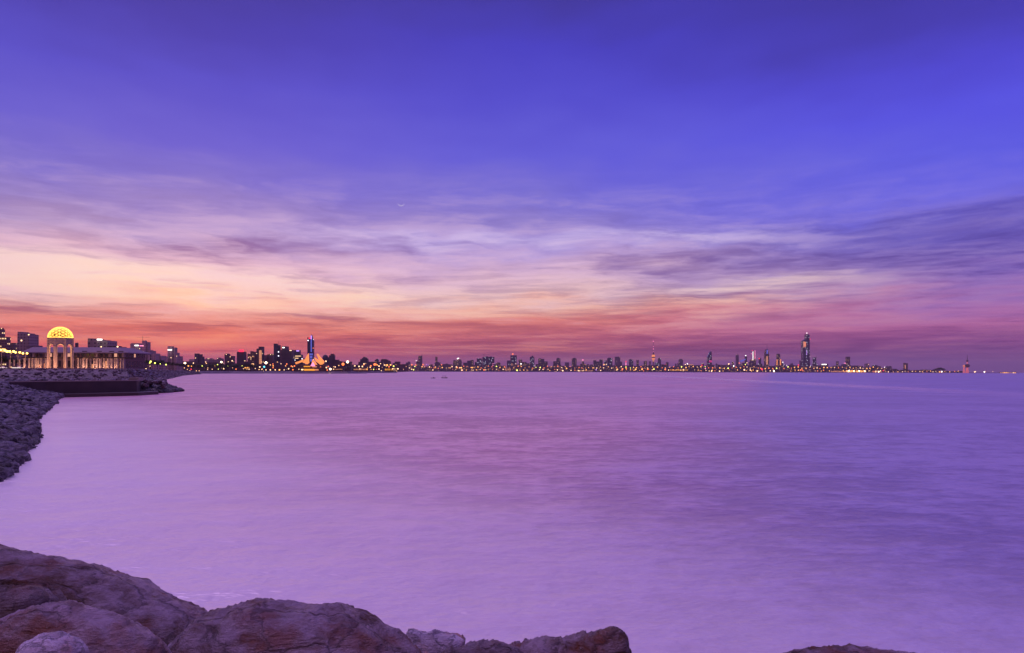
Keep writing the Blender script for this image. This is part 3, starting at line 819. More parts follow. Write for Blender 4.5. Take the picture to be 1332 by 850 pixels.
# ------------------------------------------------------------------ hall behind the pavilion
DH = 352.0
hall = empty('hall', P(100, 480, DH), 'long mauve roofed hall with upper windows behind the domed pavilion', 'building')
xa, xb = P(33, 480, DH).x, P(164, 480, DH).x
ze = zy(460, 100, DH); zr = zy(452.3, 100, DH + 8)
bm = bmesh.new(); bx(bm, xa + 1, xb - 1, DH, DH + 20, 4.6, ze)
link('wall', bm, facade('hall_facade', (0.22, 0.14, 0.14), (0.03, 0.025, 0.03), lit=0.10, cw=2.4, ch=5.2, fw=0.62, fh=0.62, strength=.8, litcol=(1, .45, .3)), hall)
bm = bmesh.new()
e = [bm.verts.new(v) for v in ((xa - 1, DH - 2, ze), (xb + 2, DH - 2, ze), (xb + 2, DH + 22, ze), (xa - 1, DH + 22, ze))]
e2 = [bm.verts.new(v) for v in ((xa - 1, DH - 2, ze + .5), (xb + 2, DH - 2, ze + .5), (xb + 2, DH + 22, ze + .5), (xa - 1, DH + 22, ze + .5))]
r2 = [bm.verts.new(v) for v in ((xa + 1.5, DH + 3, zr), (xb - 6, DH + 3, zr), (xb - 6, DH + 17, zr), (xa + 1.5, DH + 17, zr))]
bm.faces.new(e[::-1]); bm.faces.new(r2)
for A_, B_ in ((e, e2), (e2, r2)):
    for i in range(4): bm.faces.new([A_[i], A_[(i + 1) % 4], B_[(i + 1) % 4], B_[i]])
rf = link('roof', bm, M['roof'], hall)
for px in (111, 130, 146, 158):
    bm = bmesh.new(); p = P(px, 457.5, DH - .6); prism(bm, [(p.x - 1.6, p.z - .35), (p.x + 1.6, p.z - .35), (p.x + 1.1, p.z + .25), (p.x - 1.1, p.z + .25)], DH - 1.3, DH + 1.5)
    link('dormer', bm, M['timber'], hall)
for (a_, b_, y0, y1, g_) in ((46.5, 48.5, 473, 480, 'room'), (49.5, 52, 474.5, 480, 'room'), (53.8, 57.8, 473, 480, 'room'), (143, 145.4, 474, 479.5, 'room'), (150, 154.5, 472.5, 479, 'room'), (156, 158, 471, 480.5, 'strip'), (134, 140, 470, 480.5, 'strip'), (118.5, 121, 474, 480.5, 'strip')):
    q0, q1 = P(a_, y1, DH - .1), P(b_, y0, DH - .1)
    bm = bmesh.new(); bx(bm, q0.x, q1.x, DH - .12, DH + .1, q0.z, q1.z); link('window', bm, G[g_], hall)
for px in (46, 62, 128, 145, 162):
    q = P(px, 480, DH); bm = bmesh.new(); bx(bm, q.x - .45, q.x + .45, DH - 1.6, DH - .1, 4.6, ze - .003); link('pillar', bm, M['stone'], hall)
for px in (41, 49):
    q = P(px, 450, DH + 10); bm = bmesh.new(); bx(bm, q.x - 1.3, q.x + 1.3, DH + 8, DH + 12, zr - .5, zr + .8 + (px == 49) * .2); link('roof_vent', bm, M['roof'], hall)

# colonnade along the promenade
DC = 334.0
cl = empty('colonnade', P(95, 481, DC), 'row of slim pale columns carrying a thin dark beam along the promenade', 'colonnade')
zb_ = zy(465.8, 90, DC)
xa2, xb2 = P(29, 480, DC).x, P(165, 480, DC).x
bm = bmesh.new(); bx(bm, xa2, xb2, DC - .3, DC + .3, zb_ - .22, zb_ + .26); link('beam', bm, M['timber'], cl)
bm = bmesh.new(); bx(bm, xa2, xb2, DC + 5.2, DC + 5.8, zb_ - .22, zb_ + .22); link('beam', bm, M['timber'], cl)
bm = bmesh.new()
kx = xa2
while kx < xb2:
    bx(bm, kx, kx + .14, DC - .5, DC + 6, zb_ + .262, zb_ + .40); kx += 1.1
link('rafters', bm, M['timber'], cl)
cols_px = [32, 38.3, 42, 47, 50, 53.5, 60, 65.5, 101.8, 108.5, 112.8, 122.5, 126, 130, 135.5, 140.5, 144.8, 150, 153, 157.5, 161]
for i, px in enumerate(cols_px):
    q = P(px, 480, DC); wid = .42 if i % 3 else .58
    bm = bmesh.new(); lathe(bm, [(wid + .14, 4.7), (wid + .14, 5.1), (wid, 5.2), (wid * .92, zb_ - .55), (wid + .16, zb_ - .3), (wid + .16, zb_ - .225)], (q.x, DC), 10)
    link('column', bm, M['stone'], cl)
for px in (37, 45, 56, 71, 86, 105, 118, 132, 147, 159):
    q = P(px, 480, DC + 5.5); bm = bmesh.new(); lathe(bm, [(.5, 4.7), (.5, 5.1), (.36, 5.2), (.34, zb_ - .5), (.5, zb_ - .225)], (q.x, DC + 5.5), 8)
    link('column', bm, M['stone'], cl)
# warm point lights low in front of the colonnade
for i, px in enumerate((40, 57, 80, 103, 116, 128, 140, 153)):
    fl = bpy.data.lights.new('colonnade_lamp', 'POINT'); fl.energy = 330; fl.color = (1, .5, .34); fl.shadow_soft_size = .3
    fo = bpy.data.objects.new('colonnade_lamp', fl); col.objects.link(fo); q = P(px, 470, DC + 2.6); fo.location = (q.x, DC - 2.2, 6.0)
# free standing lamp posts with gold globes at the left
for i, (px, py) in enumerate(((2.0, 457), (13.5, 458.8), (23.5, 460), (33, 461.2))):
    dd = 318.0 + i * 3
    q = P(px, py, dd)
    lp = empty('globe_lamp_post', (q.x, dd, 4.8), ['leftmost', 'second', 'third', 'rightmost'][i] + ' of the four gold globe lamp posts left of the colonnade', 'street lamp', 'gold globe lamps')
    bm = bmesh.new(); lathe(bm, [(.28, 4.7), (.28, 5.3), (.13, 5.5), (.09, q.z - .5), (.09, q.z + .2)], (q.x, dd), 8); link('pole', bm, M['stone'], lp)
    bm = bmesh.new(); tube(bm, (q.x - 1.5, dd, q.z), (q.x + 1.5, dd, q.z), .07); link('cross_arm', bm, M['metal'], lp)
    for s in (-1.5, -.3, 1.5) if i < 2 else (-1.2, .8):
        bm = bmesh.new(); bmesh.ops.create_icosphere(bm, subdivisions=2, radius=.50 if i < 2 else .42)
        bmesh.ops.translate(bm, verts=bm.verts, vec=(q.x + s, dd, q.z + .5)); link('globe', bm, G['gold'], lp, True)
for px in (12.3, 18.3, 25.5):
    q = P(px, 480, DC)
    bm = bmesh.new(); lathe(bm, [(.5, 4.7), (.5, 5.1), (.34, 5.2), (.3, zb_ - 1.2), (.44, zb_ - .9)], (q.x, DC), 8)
    o = link('stone_post', bm, M['stone']); recentre(o, Vector((q.x, DC, 4.7)))
    tag(o, 'free standing pale stone post left of the colonnade', 'post', 'stone posts left of the colonnade')
# low promenade parapet
bm = bmesh.new()
pp = [(pt[0] + pt[2] / math.hypot(pt[2], pt[3]) * 9.6, pt[1] + pt[3] / math.hypot(pt[2], pt[3]) * 9.6, pt[4]) for pt in prom[:8]]
for a, b in zip(pp, pp[1:]):
    dv = Vector((b[0] - a[0], b[1] - a[1])); nn_ = Vector((-dv.y, dv.x)).normalized() * .2
    q = [bm.verts.new((a[0] + s * nn_.x, a[1] + s * nn_.y, a[2] + z)) for s in (-1, 1) for z in (-.3, .55)] + [bm.verts.new((b[0] + s * nn_.x, b[1] + s * nn_.y, b[2] + z)) for s in (-1, 1) for z in (-.3, .55)]
    for f in ((0, 1, 5, 4), (2, 6, 7, 3), (1, 3, 7, 5), (0, 4, 6, 2), (0, 2, 3, 1), (4, 5, 7, 6)): bm.faces.new([q[i] for i in f])
bmesh.ops.remove_doubles(bm, verts=bm.verts, dist=.01)
bmesh.ops.recalc_face_normals(bm, faces=bm.faces)
tag(link('parapet', bm, M['concrete']), 'low pale parapet along the promenade edge above the rocks', 'wall')

# parked cars on the promenade, left
def car(px, d, label):
    q = P(px, 480, d); c = empty('parked_car', (q.x, d, 4.85), label, 'car', None)
    x, z = q.x, 5.35
    bm = bmesh.new(); prism(bm, [(x - 2.1, z - .25), (x + 2.1, z - .25), (x + 2.15, z + .25), (x + 1.2, z + .42), (x + .6, z + .92), (x - 1.2, z + .92), (x - 1.9, z + .4), (x - 2.15, z + .3)], d - .85, d + .85)
    link('body', bm, M['white_paint'], c)
    bm = bmesh.new(); prism(bm, [(x + 1.0, z + .45), (x + .52, z + .84), (x - 1.1, z + .84), (x - 1.6, z + .45)], d - .87, d + .87); link('window', bm, M['glass'], c)
    for s in (-1.35, 1.35):
        for yy in (-.88, .72):
            bm = bmesh.new(); tube(bm, (x + s, d + yy, z - .25), (x + s, d + yy + .16, z - .25), .33, n=14); link('wheel', bm, M['rubber'], c)
    for s in (-2.16, 2.12):
        for yy in (-.6, .6):
            bm = bmesh.new(); bx(bm, x + s - .05, x + s + .1, d + yy - .15, d + yy + .15, z + .02, z + .2); link('headlight', bm, G['sign'], c)
    bm = bmesh.new(); bx(bm, x - 1.9, x + 1.9, d - .96, d - .86, z + .05, z + .22); link('light_strip', bm, G['sign'], c)
car(1.5, 322, 'white car at the left edge of the promenade')
car(22.5, 323, 'white car between the stone posts on the promenade')

# ------------------------------------------------------------------ buildings
def Z0(px, d): return 2.0
def blk(bm, x0, x1, y, d, th, base=2.0, mi=0):
    a, b = P(x0, y, d), P(x1, y, d)
    bx(bm, a.x, b.x, d, d + th, base, a.z if a.z > base + 1 else base + 1, mi)
LAST = None
def bld(label, d, boxes, mat='dark_a', masts=(), signs=(), balls=(), strips=(), cat='building', name='tower_block', group=None, base=2.0):
    """boxes: (x0, x1, ytop). first = main body; masts: (x, y0, y1); signs: (x0, x1, y0, y1, glow)."""
    x0, x1, yt = boxes[0]
    c = P((x0 + x1) / 2, yt, d)
    parts = len(boxes) - 1 + len(masts) + len(signs) + len(balls)
    wid = (P(x1, yt, d).x - P(x0, yt, d).x)
    if parts == 0:
        bm = bmesh.new(); blk(bm, x0, x1, yt, d, wid * .8, base)
        o = link(name, bm, M[mat]); recentre(o, Vector((c.x, d, base)))
        return tag(o, label, cat, group)
    root = empty(name, (c.x, d, base), label, cat, group)
    for i, (a, b, y) in enumerate(boxes):
        bm = bmesh.new()
        # the wings sit a little behind or in front so that no two faces share a plane
        dd = d + (0 if i == 0 else (2.0 + i * 1.3) * (1 if i % 2 else -1))
        blk(bm, a, b, y, dd, wid * .8 + (3.1 * i), base)
        o = link('body' if i == 0 else 'wing', bm, M[mat], root)
    for (x, ya, yb) in masts:
        pa, pb = P(x, ya, d + 4), P(x, yb, d + 4); r = max(.3, .22 * d / F)
        bm = bmesh.new(); tube(bm, (pa.x, d + 4, pa.z - 1), (pb.x, d + 4, pb.z), r, r * .6); link('mast', bm, M['metal'], root)
    for (a, b, ya, yb, g) in signs:
        q0, q1 = P(a, yb, d - 8), P(b, ya, d - 8)
        q0, q1 = P(a, yb, d - 6), P(b, ya, d - 6)
        bm = bmesh.new(); bx(bm, q0.x, q1.x, d - 6, d - 3.6 if wid > 4 else d, q0.z, q1.z)
        link('illuminated_sign' if g in ('sign', 'white') else 'light_panel', bm, G[g], root)
    for (x, y, rpx, g) in balls:
        q = P(x, y, d + 2); bm = bmesh.new(); bmesh.ops.create_icosphere(bm, subdivisions=2, radius=rpx * d / F)
        bmesh.ops.translate(bm, verts=bm.verts, vec=q); link('beacon', bm, G[g], root, True)
    return root

def crane(x, ytop, ybase, xa, xb, yj, d, label):
    r = .16 * d / F; root = empty('tower_crane', P(x, ybase, d), label, 'crane')
    a, b = P(x, ybase, d), P(x, ytop, d)
    bm = bmesh.new(); tube(bm, a, b, r); link('mast', bm, M['metal'], root)
    bm = bmesh.new(); tube(bm, P(xa, yj, d), P(xb, yj - .1, d), r * .7); link('jib', bm, M['metal'], root)

W = 'white'
# --- left of the pavilion
bld('reddish tower cut by the left edge of the picture', 950, [(-7, 1.6, 428.5), (-7, -2, 426.5)], 'busy')
bld('brown block with lit windows just right of the left edge tower', 900, [(.5, 8.6, 439.5), (2, 7, 438.3)], 'busy', balls=((9.5, 447.3, .8, 'white'), (4.5, 448.5, .7, 'white')))
bld('low reddish block between the brown block and the pale tower', 980, [(11, 17.6, 447), (14.5, 17.4, 446.2)], 'busy')
bld('pale apartment tower with stepped roof left of the dome', 800, [(22.6, 36.4, 434.3), (22.9, 28, 431.8), (34, 38, 435), (26, 31, 433.2)], 'pale', balls=((32, 436.8, .5, 'white'),))
bld('thin dark block peeping over the hall just right of the dome', 900, [(97.6, 99.7, 447.2), (97.9, 99.2, 446)], 'dark_b')
bld('wide pale apartment block with a glowing white roof sign', 620, [(114, 140.3, 443.2), (114.3, 120, 440.4), (120, 127, 441.8)], 'pale',
    signs=((126, 131, 441, 442.8, 'sign'),), balls=((115.8, 443.5, .45, 'white'), (122, 447.3, .6, 'pink'), (122.6, 449.3, .55, 'white'), (135.5, 446.5, .6, 'pink'), (130, 451, .5, 'white')))
bld('low dark block stepping down to the right of the roof sign block', 520, [(139.5, 152.5, 450.2), (152, 156, 451.4), (156, 167, 454.4)], 'dark_b')
# --- 165 to 240
bld('square purple grey tower with two white signs', 1300, [(169.5, 180.6, 447.1), (171, 179, 446.6)], 'pale', signs=((175, 179.4, 449, 450.3, 'sign'),))
bld('stepped purple tower under a construction crane', 1250, [(184.7, 189.4, 443.3), (189, 192.8, 445.1), (192.5, 195.2, 455.5), (195, 197.6, 456.6), (197, 202, 460), (182, 209, 462.8)], 'pale', signs=((181.3, 185.4, 449.4, 450.6, 'pink'),))
crane(185.6, 437.2, 444, 178, 195, 439.4, 1240, 'thin tower crane on the stepped purple tower')
bld('twin slab tower with a bright white band left of the trees', 1500, [(218, 224, 450.6), (223.6, 227.6, 452.2), (227.2, 229.6, 459), (229, 233, 463.6), (213, 218.4, 464)], 'pale', signs=((218, 223, 454.8, 456, 'sign'),))
bld('low pale building with lit roof lamps right of the hall', 600, [(166, 181, 462.5), (167, 172, 461)], 'dark_b', signs=((168, 172, 459, 460, 'sign'),), balls=((170.5, 464.3, .7, 'white'), (173, 464.2, .6, 'amber'), (178.3, 462.3, .8, 'pink'), (178.3, 464.6, .6, 'pink')))
bld('small kiosk with an orange lit front beside the trees', 520, [(181, 188, 472.2), (182, 186, 471.8)], 'dark_b', signs=((182.2, 186.4, 476, 478.6, 'room'), (183, 185.4, 479.2, 480.2, 'room')), name='kiosk', cat='kiosk', base=4)
# --- 240 to 330
bld('plain grey tower with a lower right shoulder above the shore trees', 1900, [(253, 258, 460.1), (257.6, 261.4, 461.1), (261, 262.8, 464)], 'dark_a')
bld('row of low hazy blocks right of the plain grey tower', 2000, [(264, 275, 467), (246, 253.5, 467.5), (268, 272, 466.2), (274, 283, 468)], 'pale')
bld('low block with a slanted roof behind the bright star lamp', 1950, [(282, 289, 467.5), (282, 285, 465.4), (284.5, 287.5, 466.4)], 'pale')
bld('brown tower pair with the taller left half, left of the red crown', 1900, [(292, 297.8, 461), (293.4, 296.3, 460.2), (297.5, 302.8, 463.2)], 'dark_b')
bld('square tower with a glowing red crown', 1700, [(308, 317.8, 458.2), (309, 316, 457.6)], 'dark_a', signs=((310.6, 316.6, 455.2, 458, 'red'),), balls=((312.6, 466.6, .5, 'white'), (310.4, 465, .35, 'sign')))
bld('brown lit apartment block with uneven roof right of the red crown', 1650, [(321.8, 327.4, 460.3), (326.4, 332.2, 458.6), (325.7, 327, 457), (329, 331.6, 457.8)], 'busy', signs=((323.2, 326, 464, 464.8, 'strip'), (328.2, 330.4, 464, 464.7, 'strip')))
bld('tall tower with a full height glowing orange strip', 1650, [(333.6, 341, 453.8), (336.4, 341.2, 451.1)], 'dark_a', signs=((337.0, 339.9, 456, 466, 'strip'), (337.0, 339.9, 466.4, 477, 'strip')))
bld('low brown blocks behind the cyan light', 1900, [(342, 348, 462.2), (347.6, 355.4, 461.2), (350, 354, 460.6)], 'dark_b')
bld('tall dark tower with a rooftop antenna left of the trade towers', 1750, [(356, 360.4, 447.3), (360, 363.6, 449.2)], 'dark_c', masts=((362.5, 449, 444),))
bld('wide dark slab with a white light in its upper left corner', 1750, [(365.4, 379.8, 455.3), (366.4, 371.6, 450.6)], 'dark_a', signs=((367.4, 369.8, 451.8, 453, 'sign'), (376.6, 378.8, 455.8, 456.6, 'white')))
bld('stepped tower with a blue lit roof beside the sails', 1800, [(383.2, 389.8, 455.6), (382.2, 392.2, 461.4), (381.4, 394.4, 466)], 'dark_c', signs=((385.4, 388.8, 455.9, 457.4, 'violet'), (384, 391, 463.2, 463.7, 'white'), (383.4, 388, 466, 466.5, 'white')))
# twisted landmark tower with the blue strip
tw = empty('skyscraper', P(403, 470, 1700), 'slender landmark skyscraper with a blue lit edge and a red top corner', 'building')
bm = bmesh.new(); blk(bm, 399.8, 403.6, 439.2, 1700, 12); link('body', bm, M['dark_c'], tw)
q0, q1 = P(403.4, 470, 1700), P(405.6, 470, 1700)
bm = bmesh.new(); prism(bm, [(P(403.5, 470, 1700).x, 2), (P(406.9, 470, 1700).x, 2), (P(406.9, 443.6, 1700).x, P(406, 443.6, 1700).z), (P(405.6, 440, 1700).x, P(405.6, 440, 1700).z), (P(404.6, 435.8, 1700).x, P(404.6, 435.8, 1700).z), (P(403.5, 438.5, 1700).x, P(403.5, 438.5, 1700).z)], 1702, 1713)
link('fin', bm, M['dark_c'], tw)
for (a, b, ya, yb, g) in ((404.0, 405.2, 442, 458, 'blue'), (402.6, 406.4, 460, 462.2, 'blue'), (403.0, 405.8, 463.0, 466.2, 'blue'), (403.4, 405.6, 467, 470.6, 'blue'), (404.1, 405.1, 436.8, 441.6, 'violet'), (401.4, 403.3, 439.5, 441, 'red')):
    q0, q1 = P(a, yb, 1696), P(b, ya, 1696); bm = bmesh.new(); bx(bm, q0.x, q1.x, 1696, 1699, q0.z, q1.z); link('light_strip', bm, G[g], tw)
bm = bmesh.new(); a, b = P(404.8, 437, 1705), P(404.9, 434.4, 1705); tube(bm, a, b, .4, .2); link('mast', bm, M['metal'], tw)
bm = bmesh.new(); bmesh.ops.create_icosphere(bm, subdivisions=2, radius=1.1); bmesh.ops.translate(bm, verts=bm.verts, vec=P(407.3, 453.2, 1698)); link('beacon', bm, G['orange'], tw, True)
# sail roofed centre
ds = 1120.0
sc_ = empty('sail_building', P(403, 484, ds), 'waterfront hall with floodlit orange sail roofs and a yellow lit base', 'building')
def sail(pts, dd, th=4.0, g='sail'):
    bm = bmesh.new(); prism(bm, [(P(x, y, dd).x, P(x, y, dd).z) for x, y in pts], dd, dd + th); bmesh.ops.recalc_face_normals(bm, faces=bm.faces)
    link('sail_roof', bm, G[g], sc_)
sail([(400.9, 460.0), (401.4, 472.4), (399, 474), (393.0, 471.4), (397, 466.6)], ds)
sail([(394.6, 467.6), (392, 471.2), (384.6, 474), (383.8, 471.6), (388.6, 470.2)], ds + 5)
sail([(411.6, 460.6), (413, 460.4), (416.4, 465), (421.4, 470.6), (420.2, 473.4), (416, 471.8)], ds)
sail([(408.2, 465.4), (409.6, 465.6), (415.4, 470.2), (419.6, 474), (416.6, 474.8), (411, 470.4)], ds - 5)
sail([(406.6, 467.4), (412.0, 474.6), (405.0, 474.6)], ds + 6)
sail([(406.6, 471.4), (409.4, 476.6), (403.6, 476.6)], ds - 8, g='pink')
bm = bmesh.new(); prism(bm, [(P(x, y, ds).x, P(x, y, ds).z) for x, y in ((380, 484.2), (383, 476), (388, 473.8), (398, 474.2), (412, 475), (421, 474.5), (425, 479), (426, 484.2))], ds + 8, ds + 30)
link('base', bm, M['dark_a'], sc_)
for (a, b, ya, yb, g) in ((395.4, 409, 480.2, 482.4, 'yroom'), (409.6, 414, 480.4, 482.2, 'strip'), (395, 403, 476.4, 477.6, 'yroom'), (406, 411.6, 476.8, 478, 'strip'), (391.8, 394, 480.4, 481.8, 'white')):
    q0, q1 = P(a, yb, ds + 6), P(b, ya, ds + 6); bm = bmesh.new(); bx(bm, q0.x, q1.x, ds + 6, ds + 7.9, q0.z, q1.z); link('window', bm, G[g], sc_)
# dome topped block
db = empty('domed_block', P(423, 478, 2000), 'round topped dark tower right of the sail roofed hall', 'building')
bm = bmesh.new(); blk(bm, 419.3, 427.2, 465, 2000, 14); link('body', bm, M['dark_c'], db)
bm = bmesh.new(); q = P(423.2, 465.6, 2007); lathe(bm, [(8.6, q.z - 3), (8.6, q.z), (7.6, q.z + 4), (5, q.z + 7.4), (1, q.z + 9)], (q.x, 2007), 16); link('dome', bm, M['dark_c'], db)
bld('blocky dark tower with a notched roof right of the round topped one', 2000, [(428, 434.8, 462.4), (430, 433.4, 460.6), (434, 440, 468.2), (439, 443, 470)], 'dark_a')
# --- 440 to 520
bld('ziggurat like dark tower right of the bright star lamp', 2600, [(468.5, 478, 467.4), (470.6, 477, 466), (472.3, 475.4, 464.6), (466, 470, 471)], 'dark_a', masts=((473.5, 465, 463.4),))
bld('narrow dark block with a slanted roof left of the square box', 2800, [(487.4, 492, 468.4), (489, 492, 467.2)], 'dark_c')
bld('wide box shaped dark block over amber lamps', 2800, [(495.2, 504, 468), (496.4, 501.8, 467.4)], 'dark_b')
bld('small dark block beside the box shaped one', 2800, [(504.6, 508.2, 470.6), (505.2, 507.4, 469.3)], 'dark_b')
bld('low block behind the amber lamps right of the box', 3000, [(510.8, 516.4, 472.4)], 'dark_a')
# --- 520 to 600
bld('low stepped block right of the dark cape', 5200, [(528, 533.4, 471.8), (530.4, 532.8, 470.6)], 'dark_a')
bld('solitary slab tower with a raking crane arm on its roof', 5200, [(544, 549, 463.1), (541.4, 544.6, 470.2)], 'dark_b', balls=((541.4, 469.4, .45, 'sign'),), masts=((549, 463, 460.6),))
bld('spindly tower with a bulging top and a low right wing', 5200, [(566.3, 568.9, 464.3), (567, 572.6, 471.2), (565, 567.4, 472.4)], 'dark_b')
bld('tiny low block left of the white roof lamp block', 5200, [(579, 583, 473.8), (579.8, 582, 473.2)], 'dark_a')
bld('dark block with a bright white roof light', 5300, [(589.4, 600.2, 469.4), (594, 599.6, 467.9), (590, 592, 468.7)], 'dark_b', balls=((595.2, 466.9, .8, 'sign'), (596.6, 466.2, .6, 'sign')))
bld('tapering dark block left of the wide crane topped building', 5300, [(607.6, 612.4, 469.4), (612, 616, 468.5), (602.6, 607.8, 472)], 'dark_a')
bld('wide dark building under construction with a crane', 5200, [(620.2, 626.8, 466.6), (627.4, 634.8, 464.8), (631, 635, 463.9), (634.6, 643, 464.6), (636.6, 640, 464.1), (617.6, 620.6, 471)], 'dark_c')
crane(629.6, 460.4, 466, 627, 637, 461.8, 5190, 'faint crane over the widest dark building')
bld('low flared block right of the widest dark building', 5200, [(645, 651, 472.4), (646.6, 650.2, 471.8)], 'dark_b')
# --- 650 to 730
bld('dark tower with an orange lamp on its roof and uplit base', 5100, [(664, 672.2, 462.5), (659.4, 665, 469.2)], 'dark_c', balls=((667, 460.9, .95, 'orange'), (667.6, 476.8, .8, 'white')), signs=((665.4, 666.4, 473, 477, 'strip'), (670.4, 671.8, 473, 478, 'strip')))
bld('brown block with a single white lamp on its face', 5200, [(674.6, 679.2, 468.1), (679, 685, 471.2), (684.6, 690, 472.8)], 'dark_b', balls=((677.7, 473.6, .95, 'sign'),))
bld('narrow peaked tower with a lower right side', 5200, [(689.4, 694.8, 464.5), (691.4, 693.6, 463.3), (693, 695.2, 466)], 'dark_c')
bld('triple dark block falling away to the right', 5200, [(700.2, 703.6, 466.5), (703.4, 708, 467.1), (707.6, 712.4, 470.4), (698, 701, 474.6)], 'dark_a')
bld('low left and high right pair of dark blocks near the middle', 5200, [(724, 729, 466.6), (719.8, 724.4, 470.2), (725, 727.4, 465.8)], 'dark_a')
# --- 730 to 800
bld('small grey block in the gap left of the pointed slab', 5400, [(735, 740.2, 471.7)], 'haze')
bld('broad slab tower with a pointed cap', 5200, [(744, 750, 466.8), (745.4, 749, 465.9)], 'dark_a', masts=((747.4, 466, 465),))
bld('thin tower with a pink light on top', 5400, [(757, 759.6, 470.6), (755, 762, 473.6)], 'dark_b', balls=((758.1, 468.6, .85, 'pink'),), masts=((758.1, 471, 468.8),))
bld('pair of tiny spiky blocks between the pink light and the hazy towers', 5400, [(763.8, 766, 474), (768, 771, 474.4)], 'dark_a')
bld('cluster of dark and hazy towers with a step in the middle', 5400, [(775.2, 780, 470.4), (780, 784, 467.9), (772.2, 775.6, 468.9)], 'dark_a')
bld('dark tower pair with the taller right tower beside an orange glow', 5200, [(790.4, 796.6, 466.2), (786.6, 789.4, 469.2), (791.6, 795, 465.6)], 'dark_c', balls=((785.6, 474.6, .85, 'amber'), (788.6, 474.4, .55, 'white')))
# --- 800 to 870
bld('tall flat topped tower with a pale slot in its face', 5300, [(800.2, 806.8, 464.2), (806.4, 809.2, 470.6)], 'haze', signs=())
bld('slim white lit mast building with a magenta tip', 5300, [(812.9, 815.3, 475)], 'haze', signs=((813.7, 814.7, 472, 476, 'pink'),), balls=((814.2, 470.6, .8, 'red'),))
bld('square blue grey tower right of the magenta tip', 5300, [(818.6, 823.8, 468.1), (819.4, 821, 467.5)], 'dark_c')
bld('narrow dark tower with two horns on its roof', 5400, [(828.2, 831, 469.2), (828.2, 829, 468.3), (830.2, 831, 468.3)], 'dark_b')
bld('narrow tower of two joined slabs left of the broadcast tower', 5400, [(837.6, 839.8, 470.2), (839.6, 841.6, 469.6)], 'dark_b')
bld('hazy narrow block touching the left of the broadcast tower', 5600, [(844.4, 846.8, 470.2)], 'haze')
bld('bullet shaped tower just right of the broadcast tower', 5500, [(856.2, 859.8, 466.8), (857, 859, 465.8), (852.6, 856.6, 472)], 'dark_c', masts=((858, 466, 464.4),))
bld('low dark block with a big magenta light', 5300, [(866.6, 869.6, 471.4), (863.4, 868, 474.8)], 'dark_b', balls=((865.6, 475, 1.1, 'red'),))
# broadcast tower
dl = 5400.0; s = dl / F
lt_ = empty('broadcast_tower', P(849.6, 480, dl), 'tall needle broadcast tower with an orange lit pod and red and white antenna', 'tower')
def lat(pr, name, mat):
    bm = bmesh.new(); c0 = P(849.9, 470, dl); lathe(bm, [(r * s, P(849.9, y, dl).z) for r, y in pr], (c0.x, dl), 14); return link(name, bm, mat, lt_)
lat([(1.5, 484), (1.1, 478), (.9, 472), (1.0, 468.5)], 'shaft', simple('lit_shaft', (.5, .32, .30), .7, .1, .1))
lat([(.55, 477), (.7, 472), (1.3, 468.6)], 'floodlit_neck', G['strip'])  # floodlight on the neck put in as its own glow
lat([(1.3, 468.5), (1.9, 467.3), (2.1, 465.9)], 'lower_pod', G['room'])
lat([(2.1, 465.8), (2.15, 464.8), (1.9, 464.6)], 'pod_ring', M['dark_a'])
lat([(1.9, 464.5), (2.15, 463.4), (2.0, 462.2), (1.4, 461.8)], 'upper_pod', G['sail'])
lat([(1.2, 461.7), (.9, 460.3), (.45, 458.6)], 'cone', M['dark_a'])
for i, (ya, yb) in enumerate(((458.5, 456.4), (456.4, 454.8), (454.8, 453.2), (453.2, 451.2), (451.2, 449.2), (449.2, 446.6), (446.6, 444))):
    lat([(.42 - i * .03, ya), (.4 - i * .03, yb)], 'antenna', simple('mast_paint', ((.6, .35, .4) if i % 2 else (.30, .06, .08)), .6, .1, .1))
for y, r in ((444.3, .6), (451.0, .5), (454.2, .6), (457.6, .4)):
    bm = bmesh.new(); bmesh.ops.create_icosphere(bm, subdivisions=2, radius=r * s); bmesh.ops.translate(bm, verts=bm.verts, vec=P(849.9, y, dl - 1)); link('beacon', bm, G['pink'], lt_, True)
# --- 870 to 940
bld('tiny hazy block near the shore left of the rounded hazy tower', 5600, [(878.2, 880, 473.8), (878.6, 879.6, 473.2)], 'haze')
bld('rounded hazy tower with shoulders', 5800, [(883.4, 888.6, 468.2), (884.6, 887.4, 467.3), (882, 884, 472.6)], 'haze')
mb = bld('mushroom shaped building with a warm lit rim', 5200, [(896.2, 901.2, 476.2)], 'dark_b', signs=((895.2, 901.8, 474.2, 475.8, 'strip'), (896, 899.6, 477, 477.8, 'room')), balls=((891.4, 474.6, .7, 'white'), (894.2, 473.5, .7, 'sign')))
bld('block with a red light between the mushroom building and the pointed tower', 5300, [(912.6, 915.8, 473.3), (909.6, 913, 476)], 'dark_b', balls=((913, 475.4, .85, 'red'),))
pt = empty('pointed_tower', P(923, 480, 5300), 'blade shaped dark tower rising to a point on its right side', 'building')
bm = bmesh.new(); prism(bm, [(P(x, y, 5300).x, P(x, y, 5300).z) for x, y in ((920.4, 484), (925.2, 484), (926, 476), (926, 462), (925.4, 457.2), (924.2, 457.6), (922.2, 461.6), (920.6, 464.8))], 5300, 5330); bmesh.ops.recalc_face_normals(bm, faces=bm.faces)
link('body', bm, M['dark_c'], pt)
q0, q1 = P(922.4, 471.6, 5296), P(926, 469, 5296); bm = bmesh.new(); bx(bm, q0.x, q1.x, 5294, 5299, q0.z, q1.z); link('light_panel', bm, glow('magenta_panel', (1, .05, .3), .45), pt)
bld('small pointed block with a bright white pole light', 5300, [(931.2, 933.8, 474.2), (931.8, 933, 473)], 'haze', signs=((925.3, 926.3, 477, 479.4, 'sign'),))
